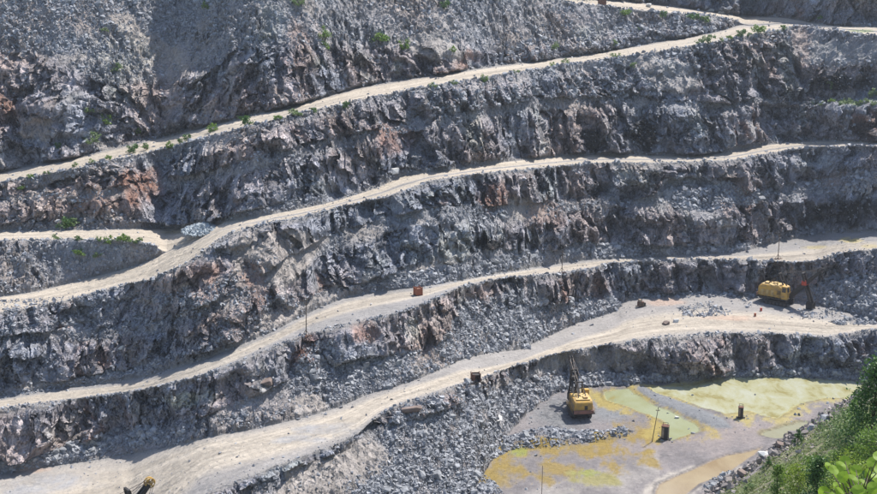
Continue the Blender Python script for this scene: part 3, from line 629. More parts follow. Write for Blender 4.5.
# ------------------------------------------------------------------ ponds
def pond_mat(name, c1, c2, c3, rough=.12, sc_=.09):
    m, t, b = mat_new(name); N = t.nodes; L = t.links
    geo = N.new('ShaderNodeNewGeometry'); mp = N.new('ShaderNodeMapping'); mp.inputs['Scale'].default_value = (1, .55, 1); L.new(geo.outputs['Position'], mp.inputs[0])
    n = N.new('ShaderNodeTexNoise'); n.inputs['Scale'].default_value = sc_; n.inputs['Detail'].default_value = 7; n.inputs['Roughness'].default_value = .68; n.inputs['Distortion'].default_value = .35; L.new(mp.outputs[0], n.inputs['Vector'])
    r = N.new('ShaderNodeValToRGB'); L.new(n.outputs['Fac'], r.inputs['Fac']); e = r.color_ramp.elements
    e[0].position = .36; e[0].color = (*c3, 1); e[1].position = .62; e[1].color = (*c1, 1); q_ = e.new(.47); q_.color = (*c2, 1)
    L.new(r.outputs[0], b.inputs['Base Color']); b.inputs['Roughness'].default_value = rough; b.inputs['IOR'].default_value = 1.33
    n2_ = N.new('ShaderNodeTexNoise'); n2_.inputs['Scale'].default_value = 1.6; n2_.inputs['Detail'].default_value = 3; L.new(geo.outputs['Position'], n2_.inputs['Vector'])
    bp = N.new('ShaderNodeBump'); bp.inputs['Strength'].default_value = .15; bp.inputs['Distance'].default_value = .05; L.new(n2_.outputs['Fac'], bp.inputs['Height']); L.new(bp.outputs[0], b.inputs['Normal'])
    return m
def pond(name, pts, mat, z=-.16):
    c = np.array(pts, float).mean(0); V = []
    pts = np.array(pts, float)
    for p in pts:
        d = p - c; q_ = c + d * (1 + 9 / max(12, np.hypot(d[0], d[1] * 3))); V.append(tuple(floor_pt(q_[0], q_[1], z)))
    me = bpy.data.meshes.new(name); bm = bmesh.new(); f = bm.faces.new([bm.verts.new(v) for v in V]); bmesh.ops.recalc_face_normals(bm, faces=bm.faces)
    if f.normal.z < 0: f.normal_flip()
    bm.to_mesh(me); bm.free(); me.materials.append(mat); tag(link(name, me), kind='structure')
pond('pond_water', POND_BIG, pond_mat('milky_water', (.35, .355, .28), (.31, .30, .18), (.23, .20, .085), .09, .19))
pond('pond_water', POND_GREEN, pond_mat('green_water', (.27, .29, .19), (.24, .25, .14), (.23, .19, .07)))
pond('pond_water', POND_BROWN, pond_mat('brown_water', (.30, .24, .15), (.27, .21, .13), (.23, .17, .10)))
pond('pond_water', POND_OLIVE, pond_mat('olive_water', (.26, .26, .19), (.24, .23, .16), (.21, .19, .11)))

#PART2
# ------------------------------------------------------------------ mesh builder for made things
class MB:
    def __init__(s): s.V, s.F = [], []
    def add(s, V, Fc):
        o = len(s.V); s.V += [tuple(v) for v in V]; s.F += [tuple(i + o for i in f) for f in Fc]; return s
    def box(s, a, b, M=None):
        V = [Vector((x, y, z)) for x in (a[0], b[0]) for y in (a[1], b[1]) for z in (a[2], b[2])]
        if M: V = [M @ v for v in V]
        return s.add(V, [(0, 1, 3, 2), (4, 6, 7, 5), (0, 4, 5, 1), (2, 3, 7, 6), (0, 2, 6, 4), (1, 5, 7, 3)])
    def bar(s, p, q, w_=.1, h_=None, w2=None):
        p, q = Vector(p), Vector(q); d = (q - p); Ln = d.length; d.normalize(); h_ = h_ or w_; k = (w2 or w_) / w_
        up = Vector((0, 0, 1)) if abs(d.z) < .95 else Vector((1, 0, 0)); a = d.cross(up).normalized(); b = a.cross(d)
        V = [p + a * x * w_ / 2 + b * y * h_ / 2 for x, y in ((-1, -1), (1, -1), (1, 1), (-1, 1))] + [q + a * x * w_ * k / 2 + b * y * h_ * k / 2 for x, y in ((-1, -1), (1, -1), (1, 1), (-1, 1))]
        return s.add(V, [(3, 2, 1, 0), (4, 5, 6, 7), (0, 1, 5, 4), (1, 2, 6, 5), (2, 3, 7, 6), (3, 0, 4, 7)])
    def tube(s, pts, r, n=8, r2=None, cap=True):
        pts = [Vector(p) for p in pts]; m_ = len(pts); V = []
        for i, p in enumerate(pts):
            d = (pts[min(i + 1, m_ - 1)] - pts[max(i - 1, 0)]).normalized(); up = Vector((0, 0, 1)) if abs(d.z) < .9 else Vector((1, 0, 0))
            a = d.cross(up).normalized(); b = a.cross(d); rr = r + ((r2 if r2 is not None else r) - r) * i / max(1, m_ - 1)
            V += [p + a * math.cos(t) * rr + b * math.sin(t) * rr for t in [6.28318 * k / n for k in range(n)]]
        Fc = [(i * n + k, i * n + (k + 1) % n, (i + 1) * n + (k + 1) % n, (i + 1) * n + k) for i in range(m_ - 1) for k in range(n)]
        if cap: Fc += [tuple(range(n))[::-1], tuple((m_ - 1) * n + k for k in range(n))]
        return s.add(V, Fc)
    def prism(s, prof, y0, y1):       # profile in x,z extruded along y
        n = len(prof); V = [(x, y0, z) for x, z in prof] + [(x, y1, z) for x, z in prof]
        return s.add(V, [tuple(range(n)), tuple(range(2 * n - 1, n - 1, -1))] + [((i + 1) % n, i, i + n, (i + 1) % n + n) for i in range(n)])
    def build(s, name, mat, parent=None, bevel=0, loc=None):
        me = bpy.data.meshes.new(name); me.from_pydata([tuple(v) for v in s.V], [], s.F); bm = bmesh.new(); bm.from_mesh(me)
        bmesh.ops.recalc_face_normals(bm, faces=bm.faces)
        if bevel: bmesh.ops.bevel(bm, geom=[e for e in bm.edges if len(e.link_faces) == 2 and e.calc_face_angle(0) > .6], offset=bevel, segments=2, affect='EDGES')
        bm.to_mesh(me); bm.free(); me.materials.append(mat); return link(name, me, parent, loc)
YEL = simple('yellow_paint', (.56, .33, .055), .6, 0, .3, 1.2, dirt=(.30, .20, .085)); YELP = simple('sunbleached_paint', (.55, .40, .16), .6, 0, .3, 1.0, dirt=(.34, .22, .10))
DARK = simple('dark_steel', (.018, .017, .018), .65, .1, .4, 1.5, dirt=(.04, .03, .025)); STEEL = simple('worn_steel', (.10, .10, .105), .5, .5, .4, 1.5, dirt=(.12, .08, .06))
RUSTY = simple('rusty_brown_steel', (.17, .075, .045), .85, 0, .5, 1.3, dirt=(.08, .04, .03)); ORG = simple('orange_red_paint', (.30, .095, .045), .7, 0, .4, 1.2, dirt=(.30, .08, .04))
REDP = simple('red_paint', (.50, .06, .03), .55, 0, .3, 1.5); GLASS = simple('dark_glass', (.02, .025, .03), .12, 0, .2, 1); WOODP = simple('weathered_wood', (.13, .095, .07), .9, 0, .4, 3)
BEIGE = simple('faded_beige_paint', (.33, .29, .22), .7, 0, .3, 1.2, dirt=(.18, .12, .08)); PINKR = simple('faded_red_counterweight', (.26, .12, .09), .75, 0, .4, 1.0, dirt=(.15, .08, .06)); WHT = simple('pale_paint', (.55, .54, .5), .7, 0, .25, 1.2)

def shovel(loc, rz, label, reach=9.3, bz=1.6, hx=6.1, hz=9.2, body=YEL, roofm=YELP, sc_=1.0, saddle=REDP, sheave=DARK):
    t = empty('mining_excavator', loc, rz, label, 'excavator'); t.scale = (sc_,) * 3
    cb = MB().box((-2.2, -1.3, .45), (2.2, 1.3, 1.25)).box((-1.6, -1.9, .6), (-1.0, 1.9, 1.0)).box((1.0, -1.9, .6), (1.6, 1.9, 1.0)); cb.tube([(0, 0, 1.25), (0, 0, 1.75)], 1.7, 20); cb.build('undercarriage', DARK, t)
    for sy in (-1, 1):
        m = MB(); prof = []
        for k in range(9): a = math.pi / 2 + math.pi * k / 8; prof.append((-2.6 + .62 * math.cos(a), .65 + .62 * math.sin(a)))
        for k in range(9): a = -math.pi / 2 + math.pi * k / 8; prof.append((2.6 + .62 * math.cos(a), .65 + .62 * math.sin(a)))
        m.prism(prof, sy * 2.0 - .45, sy * 2.0 + .45); tr = m.build('crawler_track', DARK, t, .03)
        g = MB()
        for k in range(11):
            x = -2.75 + k * .55; g.box((x - .2, sy * 2.0 - .52, 1.262), (x + .2, sy * 2.0 + .52, 1.33))
        g.build('track_shoes', STEEL, tr)
        r_ = MB()
        for k in range(6): x = -2.5 + k; r_.tube([(x, sy * 2.0 + sy * .45, .62), (x, sy * 2.0 + sy * .53, .62)], .33, 12)
        r_.build('track_rollers', STEEL, tr)
    MB().box((-5.2, -2.75, 1.78), (3.2, 2.75, 2.1)).build('deck', DARK, t, .03)
    h = MB(); prof = [(-5.0, 2.12), (-5.15, 2.9), (-5.1, 4.5), (-4.7, 4.95), (-3, 5.15), (.5, 5.1), (1.9, 4.7), (2.1, 2.12)]; h.prism(prof, -2.15, 2.15)
    hs = h.build('machinery_house', body, t, .12)
    rf = MB().box((-4.4, -1.75, 5.16), (.3, 1.75, 5.24)).box((-3.8, -1.2, 5.25), (-2.6, -.2, 5.6)).box((-2.0, .2, 5.25), (-.9, 1.3, 5.5)); rf.tube([(-.3, -1, 5.2), (-.3, -1, 6.0)], .18, 8); rf.build('roof', roofm, hs, .02)
    MB().prism([(-5.45, 1.95), (-5.5, 2.85), (-5.17, 2.85), (-5.05, 1.95)], -2.4, 2.4).build('counterweight', PINKR, t, .06)
    for sy in (-1, 1):
        d = MB()
        for x in (-3.9, -2.5, -1.1): d.box((x - .35, sy * 2.15, 2.5), (x + .35, sy * 2.2, 3.9))
        d.build('side_door', BEIGE if sy > 0 else YELP, hs)
        l = MB()
        for k in range(5): l.box((.1, sy * 2.15, 2.9 + k * .25), (1.2, sy * 2.2, 3.02 + k * .25))
        l.build('vent_louvre', DARK, hs)
        q = MB()
        for k in range(8): x = -5 + k * 1.0; q.tube([(x, sy * 2.7, 2.1), (x, sy * 2.7, 3.1)], .03, 5)
        q.tube([(-5, sy * 2.7, 3.1), (2, sy * 2.7, 3.1)], .035, 5); q.tube([(-5, sy * 2.7, 2.6), (2, sy * 2.7, 2.6)], .03, 5); q.build('walkway_rail', body, t)
    MB().box((-5.19, -.9, 2.95), (-5.14, -.2, 3.9)).build('rear_hatch', DARK, hs)
    c = MB().prism([(1.5, 2.12), (1.5, 5.6), (3.0, 5.5), (3.25, 4.0), (3.1, 2.12)], -2.7, -1.35).build('operator_cab', body, t, .05)
    MB().prism([(3.05, 5.3), (3.24, 4.1), (3.3, 4.1), (3.11, 5.3)], -2.6, -1.45).build('cab_window', GLASS, c); MB().box((1.8, -2.74, 4.0), (2.8, -2.705, 5.2)).build('cab_window', GLASS, c)
    g = MB()
    for sy in (-1, 1): g.bar((1.6, sy * .9, 4.6), (-.2, sy * .6, 8.2), .28); g.bar((-3.2, sy * .9, 5.1), (-.2, sy * .6, 8.2), .2)
    g.bar((-.2, -.75, 8.2), (-.2, .75, 8.2), .3); g.bar((.7, -.8, 6.4), (.7, .8, 6.4), .15); g.build('gantry', DARK, t)
    F0, TP = Vector((2.9, 0, 2.5)), Vector((10.4, 0, 10.2)); b = MB(); d = (TP - F0)
    for sy in (-1, 1): b.bar(F0 + Vector((0, sy * .75, 0)), F0 + d * .5 + Vector((0, sy * .5, 0)), .5, 1.15); b.bar(F0 + d * .5 + Vector((0, sy * .5, 0)), TP + Vector((0, sy * .38, 0)), .46, 1.05, .3)
    for k in range(8): p = F0 + d * (.08 + .12 * k); b.bar(p + Vector((0, -.6, 0)), p + Vector((0, .6, 0)), .2, .35)
    bo = b.build('boom', DARK, t, .02)
    for sy in (-1, 1):
        w_ = MB(); ctr = TP + Vector((.25, sy * .32, .25)); n = 20; ring = [ctr + Vector((.82 * math.cos(6.2832 * k / n), 0, .82 * math.sin(6.2832 * k / n))) for k in range(n + 1)]
        w_.tube(ring, .11, 6)
        for k in range(6): a = 6.2832 * k / 6; w_.bar(ctr, ctr + Vector((.8 * math.cos(a), 0, .8 * math.sin(a))), .13)
        w_.tube([ctr + Vector((0, -.12, 0)), ctr + Vector((0, .12, 0))], .22, 10); w_.build('head_sheave', sheave, bo)
    sp = F0 + d * .5
    sa = MB().box((sp.x - .55, -.95, sp.z - .1), (sp.x + .75, .95, sp.z + 1.0)); sa.tube([(sp.x + .1, -1.1, sp.z + .4), (sp.x + .1, 1.1, sp.z + .4)], .4, 12); sa.build('saddle_block', saddle, bo, .05)
    hd = MB()
    for sy in (-1, 1): hd.bar((hx, sy * .75, hz), (reach, sy * .75, bz + .9), .36, .55)
    hd.bar((hx, -.9, hz), (hx, .9, hz), .4); hd.bar((reach - .3, -.8, bz + 1.6), (reach - .3, .8, bz + 1.6), .25); hdo = hd.build('dipper_handle', DARK, t)
    k_ = MB(); x, z = reach, bz; th = .12
    k_.box((x - .9, -1.05, z - .95), (x - .78, 1.05, z + .95)).box((x + .75, -1.05, z - .9), (x + .87, 1.05, z + .7)).box((x - .78, -1.05, z - .95), (x + .75, -.93, z + .8)).box((x - .78, .93, z - .95), (x + .75, 1.05, z + .8)).box((x - .78, -.93, z - .95), (x + .75, .93, z - .83))
    bk = k_.build('dipper', DARK, t, .03); tt = MB()
    for q in range(5): y = -.84 + q * .42; tt.bar((x + .85, y, z + .6), (x + 1.05, y, z + 1.2), .16, .16, .06)
    tt.build('dipper_teeth', STEEL, bk)
    r_ = MB()
    for sy in (-.3, .3):
        r_.tube([TP + Vector((1.05, sy, .1)), (reach + .1, sy, bz + .9)], .045, 5); r_.tube([TP + Vector((.2, sy * 1.5, .6)), (-.2, sy * 1.5, 8.3)], .045, 5); r_.tube([TP + Vector((0, sy, 1.0)), (.5, sy, 5.1)], .04, 5)
    r_.build('hoist_ropes', STEEL, t)
    return t
p = spot(579, 414); p.z = 0.0
shovel(p, R(96), 'yellow excavator seen from behind on the grey pad left of the ponds, boom upright', reach=8.6, saddle=DARK)
p = spot(779, 303.5); shovel((p.x, p.y, p.z - .1), R(-38), 'yellow excavator in side view on the wide right bench, boom and bucket to the right', reach=8.6, bz=1.1, sc_=1.1)
# third machine: mostly below the frame, only its boom head shows
u_, dy_, dz_ = ray(149.5, 482.5); zz = 22.3; kk = (zz - EYE) / dz_; tipw = Vector((u_ * kk, dy_ * kk, zz)); hz_ = R(38)
shovel((tipw.x - 10.65 * math.cos(hz_), tipw.y - 10.65 * math.sin(hz_), zz - 10.45), hz_, 'dark boom head with yellow spoked wheel at the bottom edge over the lowest haul road', reach=8.2, hx=6.6, hz=10.2, saddle=DARK, sheave=YEL)

def cabin(x, y, w_, d_, h_, rz, mat, inner, label, open_front=False, cat='cabin', name='metal_cabin', notch=True):
    p = spot(x, y); t = empty(name, (p.x, p.y, p.z - .05), R(rz), label, cat)
    MB().box((-w_ / 2 - .1, -d_ / 2 - .1, 0), (w_ / 2 + .1, d_ / 2 + .1, .18)).build('skid', DARK, t)
    b = MB(); th = .08
    b.box((-w_ / 2, -d_ / 2, .18), (-w_ / 2 + th, d_ / 2, h_)).box((w_ / 2 - th, -d_ / 2, .18), (w_ / 2, d_ / 2, h_)).box((-w_ / 2 + th, d_ / 2 - th, .18), (w_ / 2 - th, d_ / 2, h_))
    if open_front: b.box((-w_ / 2 + th, -d_ / 2, .18), (-w_ * .12, -d_ / 2 + th, h_ - .1))
    else: b.box((-w_ / 2 + th, -d_ / 2, .18), (w_ / 2 - th, -d_ / 2 + th, h_ - .15))
    b.build('wall', mat, t)
    MB().box((-w_ / 2 + th, -d_ / 2 + th, h_ - .35), (w_ / 2 - th, d_ / 2 - th, h_ - .22)).build('roof', inner, t)
    if not open_front: MB().box((-w_ * .3, -d_ / 2 - .04, .3), (w_ * .05, -d_ / 2 - .005, h_ - .35)).build('door', mat, t)
    c = MB()
    for sx in (-1, 1):
        for sy in (-1, 1): c.bar((sx * (w_ / 2 + .03), sy * (d_ / 2 + .03), 0), (sx * (w_ / 2 + .03), sy * (d_ / 2 + .03), h_ + (.22 if notch else .05)), .12)
    c.build('corner_post', mat, t); return t
cabin(418.5, 295, 1.5, 1.5, 1.9, 28, ORG, RUSTY, 'orange-red metal cabin on the third haul road')
cabin(476, 381, 1.9, 1.6, 1.9, 8, RUSTY, DARK, 'rusty brown cabin with a dark open front beside the lowest haul road', True)
cabin(602, 5, 2.2, 2.2, 2.3, 15, RUSTY, DARK, 'small dark red cabin at the top edge of the quarry on the topmost haul road')
# transformer on a skid
p = spot(641, 307); t = empty('transformer', (p.x, p.y, p.z), R(20), 'brown and beige transformer on a skid at the back of the wide shovel bench', 'transformer')
MB().bar((-1.4, -.6, .15), (1.4, -.6, .15), .22).bar((-1.4, .6, .15), (1.4, .6, .15), .22).build('skid', DARK, t); MB().box((-.95, -.6, .28), (.6, .6, 1.55)).build('tank', RUSTY, t, .05)
f_ = MB(); [f_.box((-.85 + k * .26, -.8, .4), (-.8 + k * .26, -.61, 1.4)) for k in range(6)]; f_.build('cooling_fins', BEIGE, t); MB().box((-.8, -.5, 1.58), (.0, .5, 2.2)).build('top_box', BEIGE, t, .04); MB().box((.65, -.45, .28), (1.3, .45, 1.15)).build('switch_box', DARK, t, .03)
# standing cabinets on the pit floor
def kiosk(x, y, w_, h_, rz, label):
    p = floor_pt(x, y); p.z = spot(x, y).z - .05; t = empty('switch_cabinet', p, R(rz), label, 'cabinet')
    MB().bar((-w_ * .9, -w_ * .35, .12), (w_ * .9, -w_ * .35, .12), .2).bar((-w_ * .9, w_ * .35, .12), (w_ * .9, w_ * .35, .12), .2).bar((-w_ * .7, -w_ * .8, .1), (-w_ * .7, w_ * .8, .1), .14).build('skid', DARK, t)
    b = MB().box((-w_ / 2, -w_ / 2, .23), (w_ / 2, w_ / 2, h_)).build('housing', DARK, t, .04); MB().box((-w_ / 2 - .02, -w_ * .4, .5), (-w_ / 2 - .003, w_ * .4, h_ - .3)).build('side_panel', BEIGE, b); MB().box((-w_ * .42, -w_ / 2 - .03, .5), (-w_ * .1, -w_ / 2 - .003, h_ - .25)).build('door', BEIGE, b)
    MB().box((-w_ / 2 - .08, -w_ / 2 - .08, h_ + .003), (w_ / 2 + .08, w_ / 2 + .08, h_ + .1)).build('roof', RUSTY, t)
    f_ = MB(); a = w_ * .38
    for sx in (-1, 1): f_.tube([(sx * a, 0, h_ + .1), (sx * a, 0, h_ + .85)], .05, 6)
    f_.tube([(-a, 0, h_ + .82), (a, 0, h_ + .82)], .05, 6); f_.tube([(-a, 0, h_ + .45), (a, 0, h_ + .45)], .04, 6); f_.build('insulator_frame', STEEL, t)
    for k in range(9):
        r_ = random.random(); rad = random.uniform(1.0, 2.0); an = random.uniform(0, 6.28)
        o = link('boulder', BM_[k % 12]); o.location = (p.x + rad * math.cos(an), p.y + rad * 1.4 * math.sin(an), p.z + .12); o.scale = (.22,) * 3; tag(o, 'small dark block lying around the ' + ('taller' if h_ > 3 else 'slimmer') + ' cabinet on the pit floor', 'boulder', 'blocks around the %s cabinet' % ('taller' if h_ > 3 else 'slimmer'))
kiosk(665, 439, 1.5, 2.9 + .3, -22, 'taller dark switch cabinet by the leaning pole on the pit floor')
kiosk(740.5, 418, 1.15, 2.8, -12, 'slimmer dark switch cabinet on the stony spot in front of the big pond')

def pole(x, y, h_, lean, label, cross=True, base=True, r=.11, arm=.9, mat=WOODP, drop=0):
    p = spot(x, y) if y < 494 else floor_pt(x, y); t = empty('utility_pole', (p.x, p.y, p.z - .1), 0, label, 'pole'); lx, ly = lean
    MB().tube([(0, 0, 0), (lx * .5, ly * .5, h_ * .5), (lx, ly, h_)], r, 8, r * .7).build('shaft', mat, t)
    if cross:
        k = .9; MB().bar((lx * k - arm / 2, ly * k, h_ * k), (lx * k + arm / 2, ly * k, h_ * k), .1).build('crossarm', mat, t)
        m = MB(); [m.tube([(lx * k + q, ly * k, h_ * k + .05), (lx * k + q, ly * k, h_ * k + .28)], .055, 6) for q in (-arm * .42, arm * .42)]; m.build('insulator', STEEL, t)
    if base:
        MB().bar((-1.3, -.15, .2), (1.3, .15, .2), .18).bar((0, -1.0, .2), (.1, 1.0, .2), .18).bar((-.8, .1, .25), (0, 0, 1.6), .1).bar((.8, .1, .25), (0, 0, 1.6), .1).build('sledge_base', RUSTY, t)
pole(562, 273, 6.6, (.1, 0), 'slim wooden pole on a rusty sledge on the third haul road, right of centre')
pole(306, 336, 8.2, (.25, 0), 'slim wooden pole on the reddish crest at left of centre', base=True)
pole(778, 259, 8.0, (.05, 0), 'dark wooden pole on the level ground above the yellow side-view excavator', r=.13)
pole(652, 441, 8.4, (1.2, .2), 'leaning dark pole with a small side arm standing beside the taller cabinet', r=.10, base=False)
pole(541.5, 500, 7.6, (.1, 0), 'thin pole at the bottom edge standing in the ochre algae', r=.07, cross=False, base=False)
# small things
def drum(x, y, m, label):
    p = spot(x, y); t = empty('drum', p, 0, label, 'drum'); MB().tube([(0, 0, 0), (0, 0, .9)], .32, 14).build('shell', m, t, .02); k = MB(); [k.tube([(0, 0, z), (0, 0, z + .05)], .345, 14) for z in (.28, .6)]; k.build('hoop', m, t)
drum(755, 316, ORG, 'small orange drum left of the side-view excavator, nearer the road'); drum(761, 311, REDP, 'small red drum just behind the side-view excavator')
o = link('boulder', BMP[1]); o.location = floor_pt(677, 417, .1); o.scale = (.55,) * 3; tag(o, 'lone whitish stone lying in the green pond water', 'boulder')
o = link('boulder', BM_[1]); o.location = floor_pt(693, 433, .1); o.scale = (.5, .3, .3); tag(o, 'lone dark stone on the mud between the green pond and the track', 'boulder')

# ------------------------------------------------------------------ plants
def leaf_mat(name, c1, c2, tr=.25):
    m, t, b = mat_new(name); N = t.nodes; L = t.links; g = N.new('ShaderNodeNewGeometry'); r = N.new('ShaderNodeMix'); r.data_type = 'RGBA'; r.inputs['A'].default_value = (*c1, 1); r.inputs['B'].default_value = (*c2, 1)
    L.new(g.outputs['Random Per Island'], r.inputs['Factor']); L.new(r.outputs['Result'], b.inputs['Base Color']); b.inputs['Roughness'].default_value = .55
    tl = N.new('ShaderNodeBsdfTranslucent'); L.new(r.outputs['Result'], tl.inputs['Color']); mx = N.new('ShaderNodeMixShader'); mx.inputs[0].default_value = tr
    L.new(b.outputs[0], mx.inputs[1]); L.new(tl.outputs[0], mx.inputs[2]); L.new(mx.outputs[0], N['Material Output'].inputs['Surface']); return m
LF_G = leaf_mat('green_leaves', (.09, .17, .03), (.18, .28, .05), .4); LF_D = leaf_mat('dark_needles', (.045, .11, .03), (.09, .18, .035), .3); LF_W = leaf_mat('grey_green_leaves', (.12, .19, .07), (.20, .27, .11), .4); LF_Y = leaf_mat('yellow_green_leaves', (.16, .24, .03), (.27, .36, .05), .45)
BARK = simple('bark', (.12, .09, .07), .9, 0, .4, 4)
def quads(C_, s_, up=0.0, asp=.6, droop=None):
    n = len(C_); a = rng.normal(size=(n, 3)); a /= np.linalg.norm(a, axis=1)[:, None]; b = rng.normal(size=(n, 3)); b -= (b * a).sum(1)[:, None] * a; b /= np.linalg.norm(b, axis=1)[:, None]
    s_ = (s_ * rng.uniform(.6, 1.35, n))[:, None]; V = np.stack([C_ - a * s_, C_ + b * s_ * asp, C_ + a * s_, C_ - b * s_ * asp], 1).reshape(-1, 3); return V, np.arange(4 * n).reshape(n, 4)
def crown(n, h_, r, shape, leaf):
    """points gathered on clumps inside a crown of height h_ and radius r"""
    nc = max(6, n // 35); t = rng.random(nc); th = rng.random(nc) * 6.283
    if shape == 'cone': prof = (1 - t) * .95 + .06; z = .12 + .88 * t
    elif shape == 'column': prof = np.sin(np.clip(t * 2.6 + .45, 0, 3.0)) * .75 + .1; z = .08 + .92 * t
    else: prof = np.sqrt(np.clip(1 - (2 * t - .9) ** 2 * .8, .05, 1)); z = .1 + .85 * t
    rr = prof * r * np.sqrt(rng.random(nc) * .75 + .25) * rng.uniform(.7, 1.15, nc); Cc = np.stack([rr * np.cos(th), rr * np.sin(th), z * h_], 1)
    k = rng.integers(0, nc, n); sp = r * (.20 if shape != 'cone' else .16) * np.array([1, 1, .8]); P = Cc[k] + rng.normal(size=(n, 3)) * sp; P[:, 2] = np.maximum(P[:, 2], .03 * h_); return quads(P, leaf), Cc
def tree_meshes(n, h_, r, shape, leaf, lm, nm='crown'):
    (V, Fc), Cc = crown(n, h_, r, shape, leaf); cm = np_mesh(nm, V, Fc, lm); m = MB(); top = h_ * (.92 if shape == 'cone' else .6)
    m.tube([(0, 0, -.3), (.02 * h_, 0, top * .5), (0, .02 * h_, top)], max(.02, h_ * .02), 6, .01)
    for c in Cc[:14]: m.tube([(0, 0, c[2] * .55), tuple(c)], max(.01, h_ * .008), 4, .005)
    me = bpy.data.meshes.new('trunk'); me.from_pydata([tuple(v) for v in m.V], [], m.F); me.materials.append(BARK); return cm, me
BUSH = [tree_meshes(260, 1, .6, 'round', .10, (LF_G, LF_D, LF_W, LF_G)[_], 'foliage') for _ in range(4)] + [tree_meshes(150, 1, .5, 'round', .12, LF_W, 'foliage') for _ in range(2)]
def plant(name, mm, loc, s_, label, cat, group=None, rz=0, parts=('foliage', 'stem')):
    t = empty(name, loc, rz, label, cat, group); t.scale = s_ if isinstance(s_, tuple) else (s_,) * 3; link(parts[0], mm[0], t); link(parts[1], mm[1], t); return t
SH = [('green bush on the outer edge of the uppermost haul road', 'bushes along the uppermost haul road', [(31,179,1.3),(47,175,1.2),(75,167,1.3),(92,164,1.4),(108,160,1.2),(133,153,2.0),(146,150,1.9),(170,147,1.6),(181,144,1.3),(188,140,1.5),(212,132,1.9),(248,126,2.2),(279,120,1.2),(296,117,1.7),(299,116,1.5),(314,113,1.6),(345,108,1.7),(434,88,1.5),(455,85,1.2),(484,80,1.6),(515,74,1.3),(553,66,1.2),(565,64,1.6),(614,58,1.5),(701,44,2.2),(710,43,2.6),(721,42,1.6),(730,40,1.8),(741,37,2.6),(749,37,1.6),(758,35,3.0),(783,30,2.0)]),
      ('green bush in the high slope above the uppermost haul road', 'bushes on the high slope', [(105,33,1.7),(115,72,2.0),(206,8,1.8),(298,5,2.0),(381,44,3.2),(405,49,2.6),(445,9,2.2),(90,114,1.8),(103,124,2.4),(90,143,2.6),(138,134,1.5),(314,90,1.6),(553,50,2.2),(452,52,1.6),(58,148,1.3)]),
      ('small green bush on the slope between the two top haul roads', 'bushes between the two top roads', [(626,16,2.8),(663,17,2.0),(696,23,3.0),(705,23,2.6),(614,45,1.8),(618,57,1.4),(821,20,1.8),(640,30,1.2)]),
      ('low green bush on the slope below the uppermost haul road', 'bushes below the uppermost road', [(634,68,1.8),(830,88,2.2),(873,97,2.2),(20,190,1.2)]),
      ('small green bush beside the upper hairpin arm', 'bushes by the hairpin', [(79,241,1.3),(57,240,1.2),(110,242,1.5),(122,243,2.0),(131,243,1.6),(138,244,1.4),(79,257,2.0),(98,258,1.5),(98,241,1.0)]),
      ('dark green bush at the foot of the rusty rock face', 'bushes below the rusty face', [(64,227,2.2),(74,226,2.0),(69,228,1.6)]),
      ('green tuft on the narrow ledge at the right edge', 'ledge bushes at right', [(812,104,1.0),(822,105,1.2),(831,103,1.4),(839,105,1.1),(848,104,1.5),(857,105,1.2),(866,103,1.4),(874,105,1.2),(843,101,1.0),(861,102,.9)])]
ORD = 'first second third fourth fifth sixth seventh eighth ninth tenth eleventh twelfth thirteenth fourteenth fifteenth sixteenth seventeenth eighteenth nineteenth twentieth'.split()
ORD += ['twenty-' + q_ for q_ in ORD[:9]] + ['thirtieth'] + ['thirty-' + q_ for q_ in ORD[:9]]
for lab0, grp, L_ in SH:
    L_ = sorted(L_)
    for i_, (x, y, s_) in enumerate(L_):
        lab = lab0 + ', ' + ORD[i_] + ' from left'
        s_ *= random.uniform(.9, 1.15) * 1.2; plant('shrub', random.choice(BUSH), spot(x, y) - Vector((0, 0, .15)), (s_ * random.uniform(.9, 1.3), s_ * 1.1, s_), lab, 'shrub', grp, random.uniform(0, 6))
plant('shrub', tree_meshes(500, 1, .42, 'column', .05, LF_G, 'foliage'), spot(325, 48) - Vector((0, 0, .3)), (5.0, 5.0, 6.0), 'tall narrow green bush growing in a gully high above the uppermost haul road', 'shrub')

# ------------------------------------------------------------------ near hillside at lower right
def hplane(X, Y): return EYE - 19.4 + .603 * X - .433 * Y
PA, PB = np.array([0., 92.]), None
def on_plane(x, y, lift=0.0):
    u_, dy_, dz_ = ray(x, y); k_ = -19.4 / (dz_ - .603 * u_ + .433 * dy_); return Vector((u_ * k_, dy_ * k_, EYE + dz_ * k_ + lift))
Ra, Rb = on_plane(705, 493), on_plane(868, 384); rd = np.array([Rb.x - Ra.x, Rb.y - Ra.y]); rl = np.hypot(*rd); rd /= rl; nrm = np.array([-rd[1], rd[0]])     # pointing to the pit
gx = np.arange(-40, 150, .55); gy = np.arange(-30, 260, .55); GX, GY = np.meshgrid(gx, gy)
Pf = np.stack([GX.ravel(), GY.ravel(), GX.ravel() * 0], 1).astype(np.float32)
sd_ = (GX - Ra.x) * nrm[0] + (GY - Ra.y) * nrm[1] + 1.2 * fbm(Pf / 7, 201, 3).reshape(GX.shape)
Zb = hplane(GX, GY) - np.maximum(sd_, 0) * 1.05
near = EYE - 1.9 - .62 * np.maximum(np.hypot(GX * .8, np.maximum(GY, 0)) - 1.0, 0) - .9 * np.maximum(-GX - 3, 0)
Zh = np.maximum(Zb, near)
hn1, hn2, hn3 = fbm(Pf / 9, 202, 3), fbm(Pf / 2.2, 203, 3), 1 - 2 * np.abs(fbm(Pf / 3.5, 204, 2))
fa_, fr_ = facets(Pf / 1.6 + .5, 205); redge = np.exp(-((sd_ + 1) / 3.0) ** 2).ravel()
Zh = Zh + ((.5 * hn1 + .16 * hn2) + redge * (.35 * fa_ + .25 * hn3)).reshape(GX.shape) - .45
Zh = np.maximum(Zh, -1)
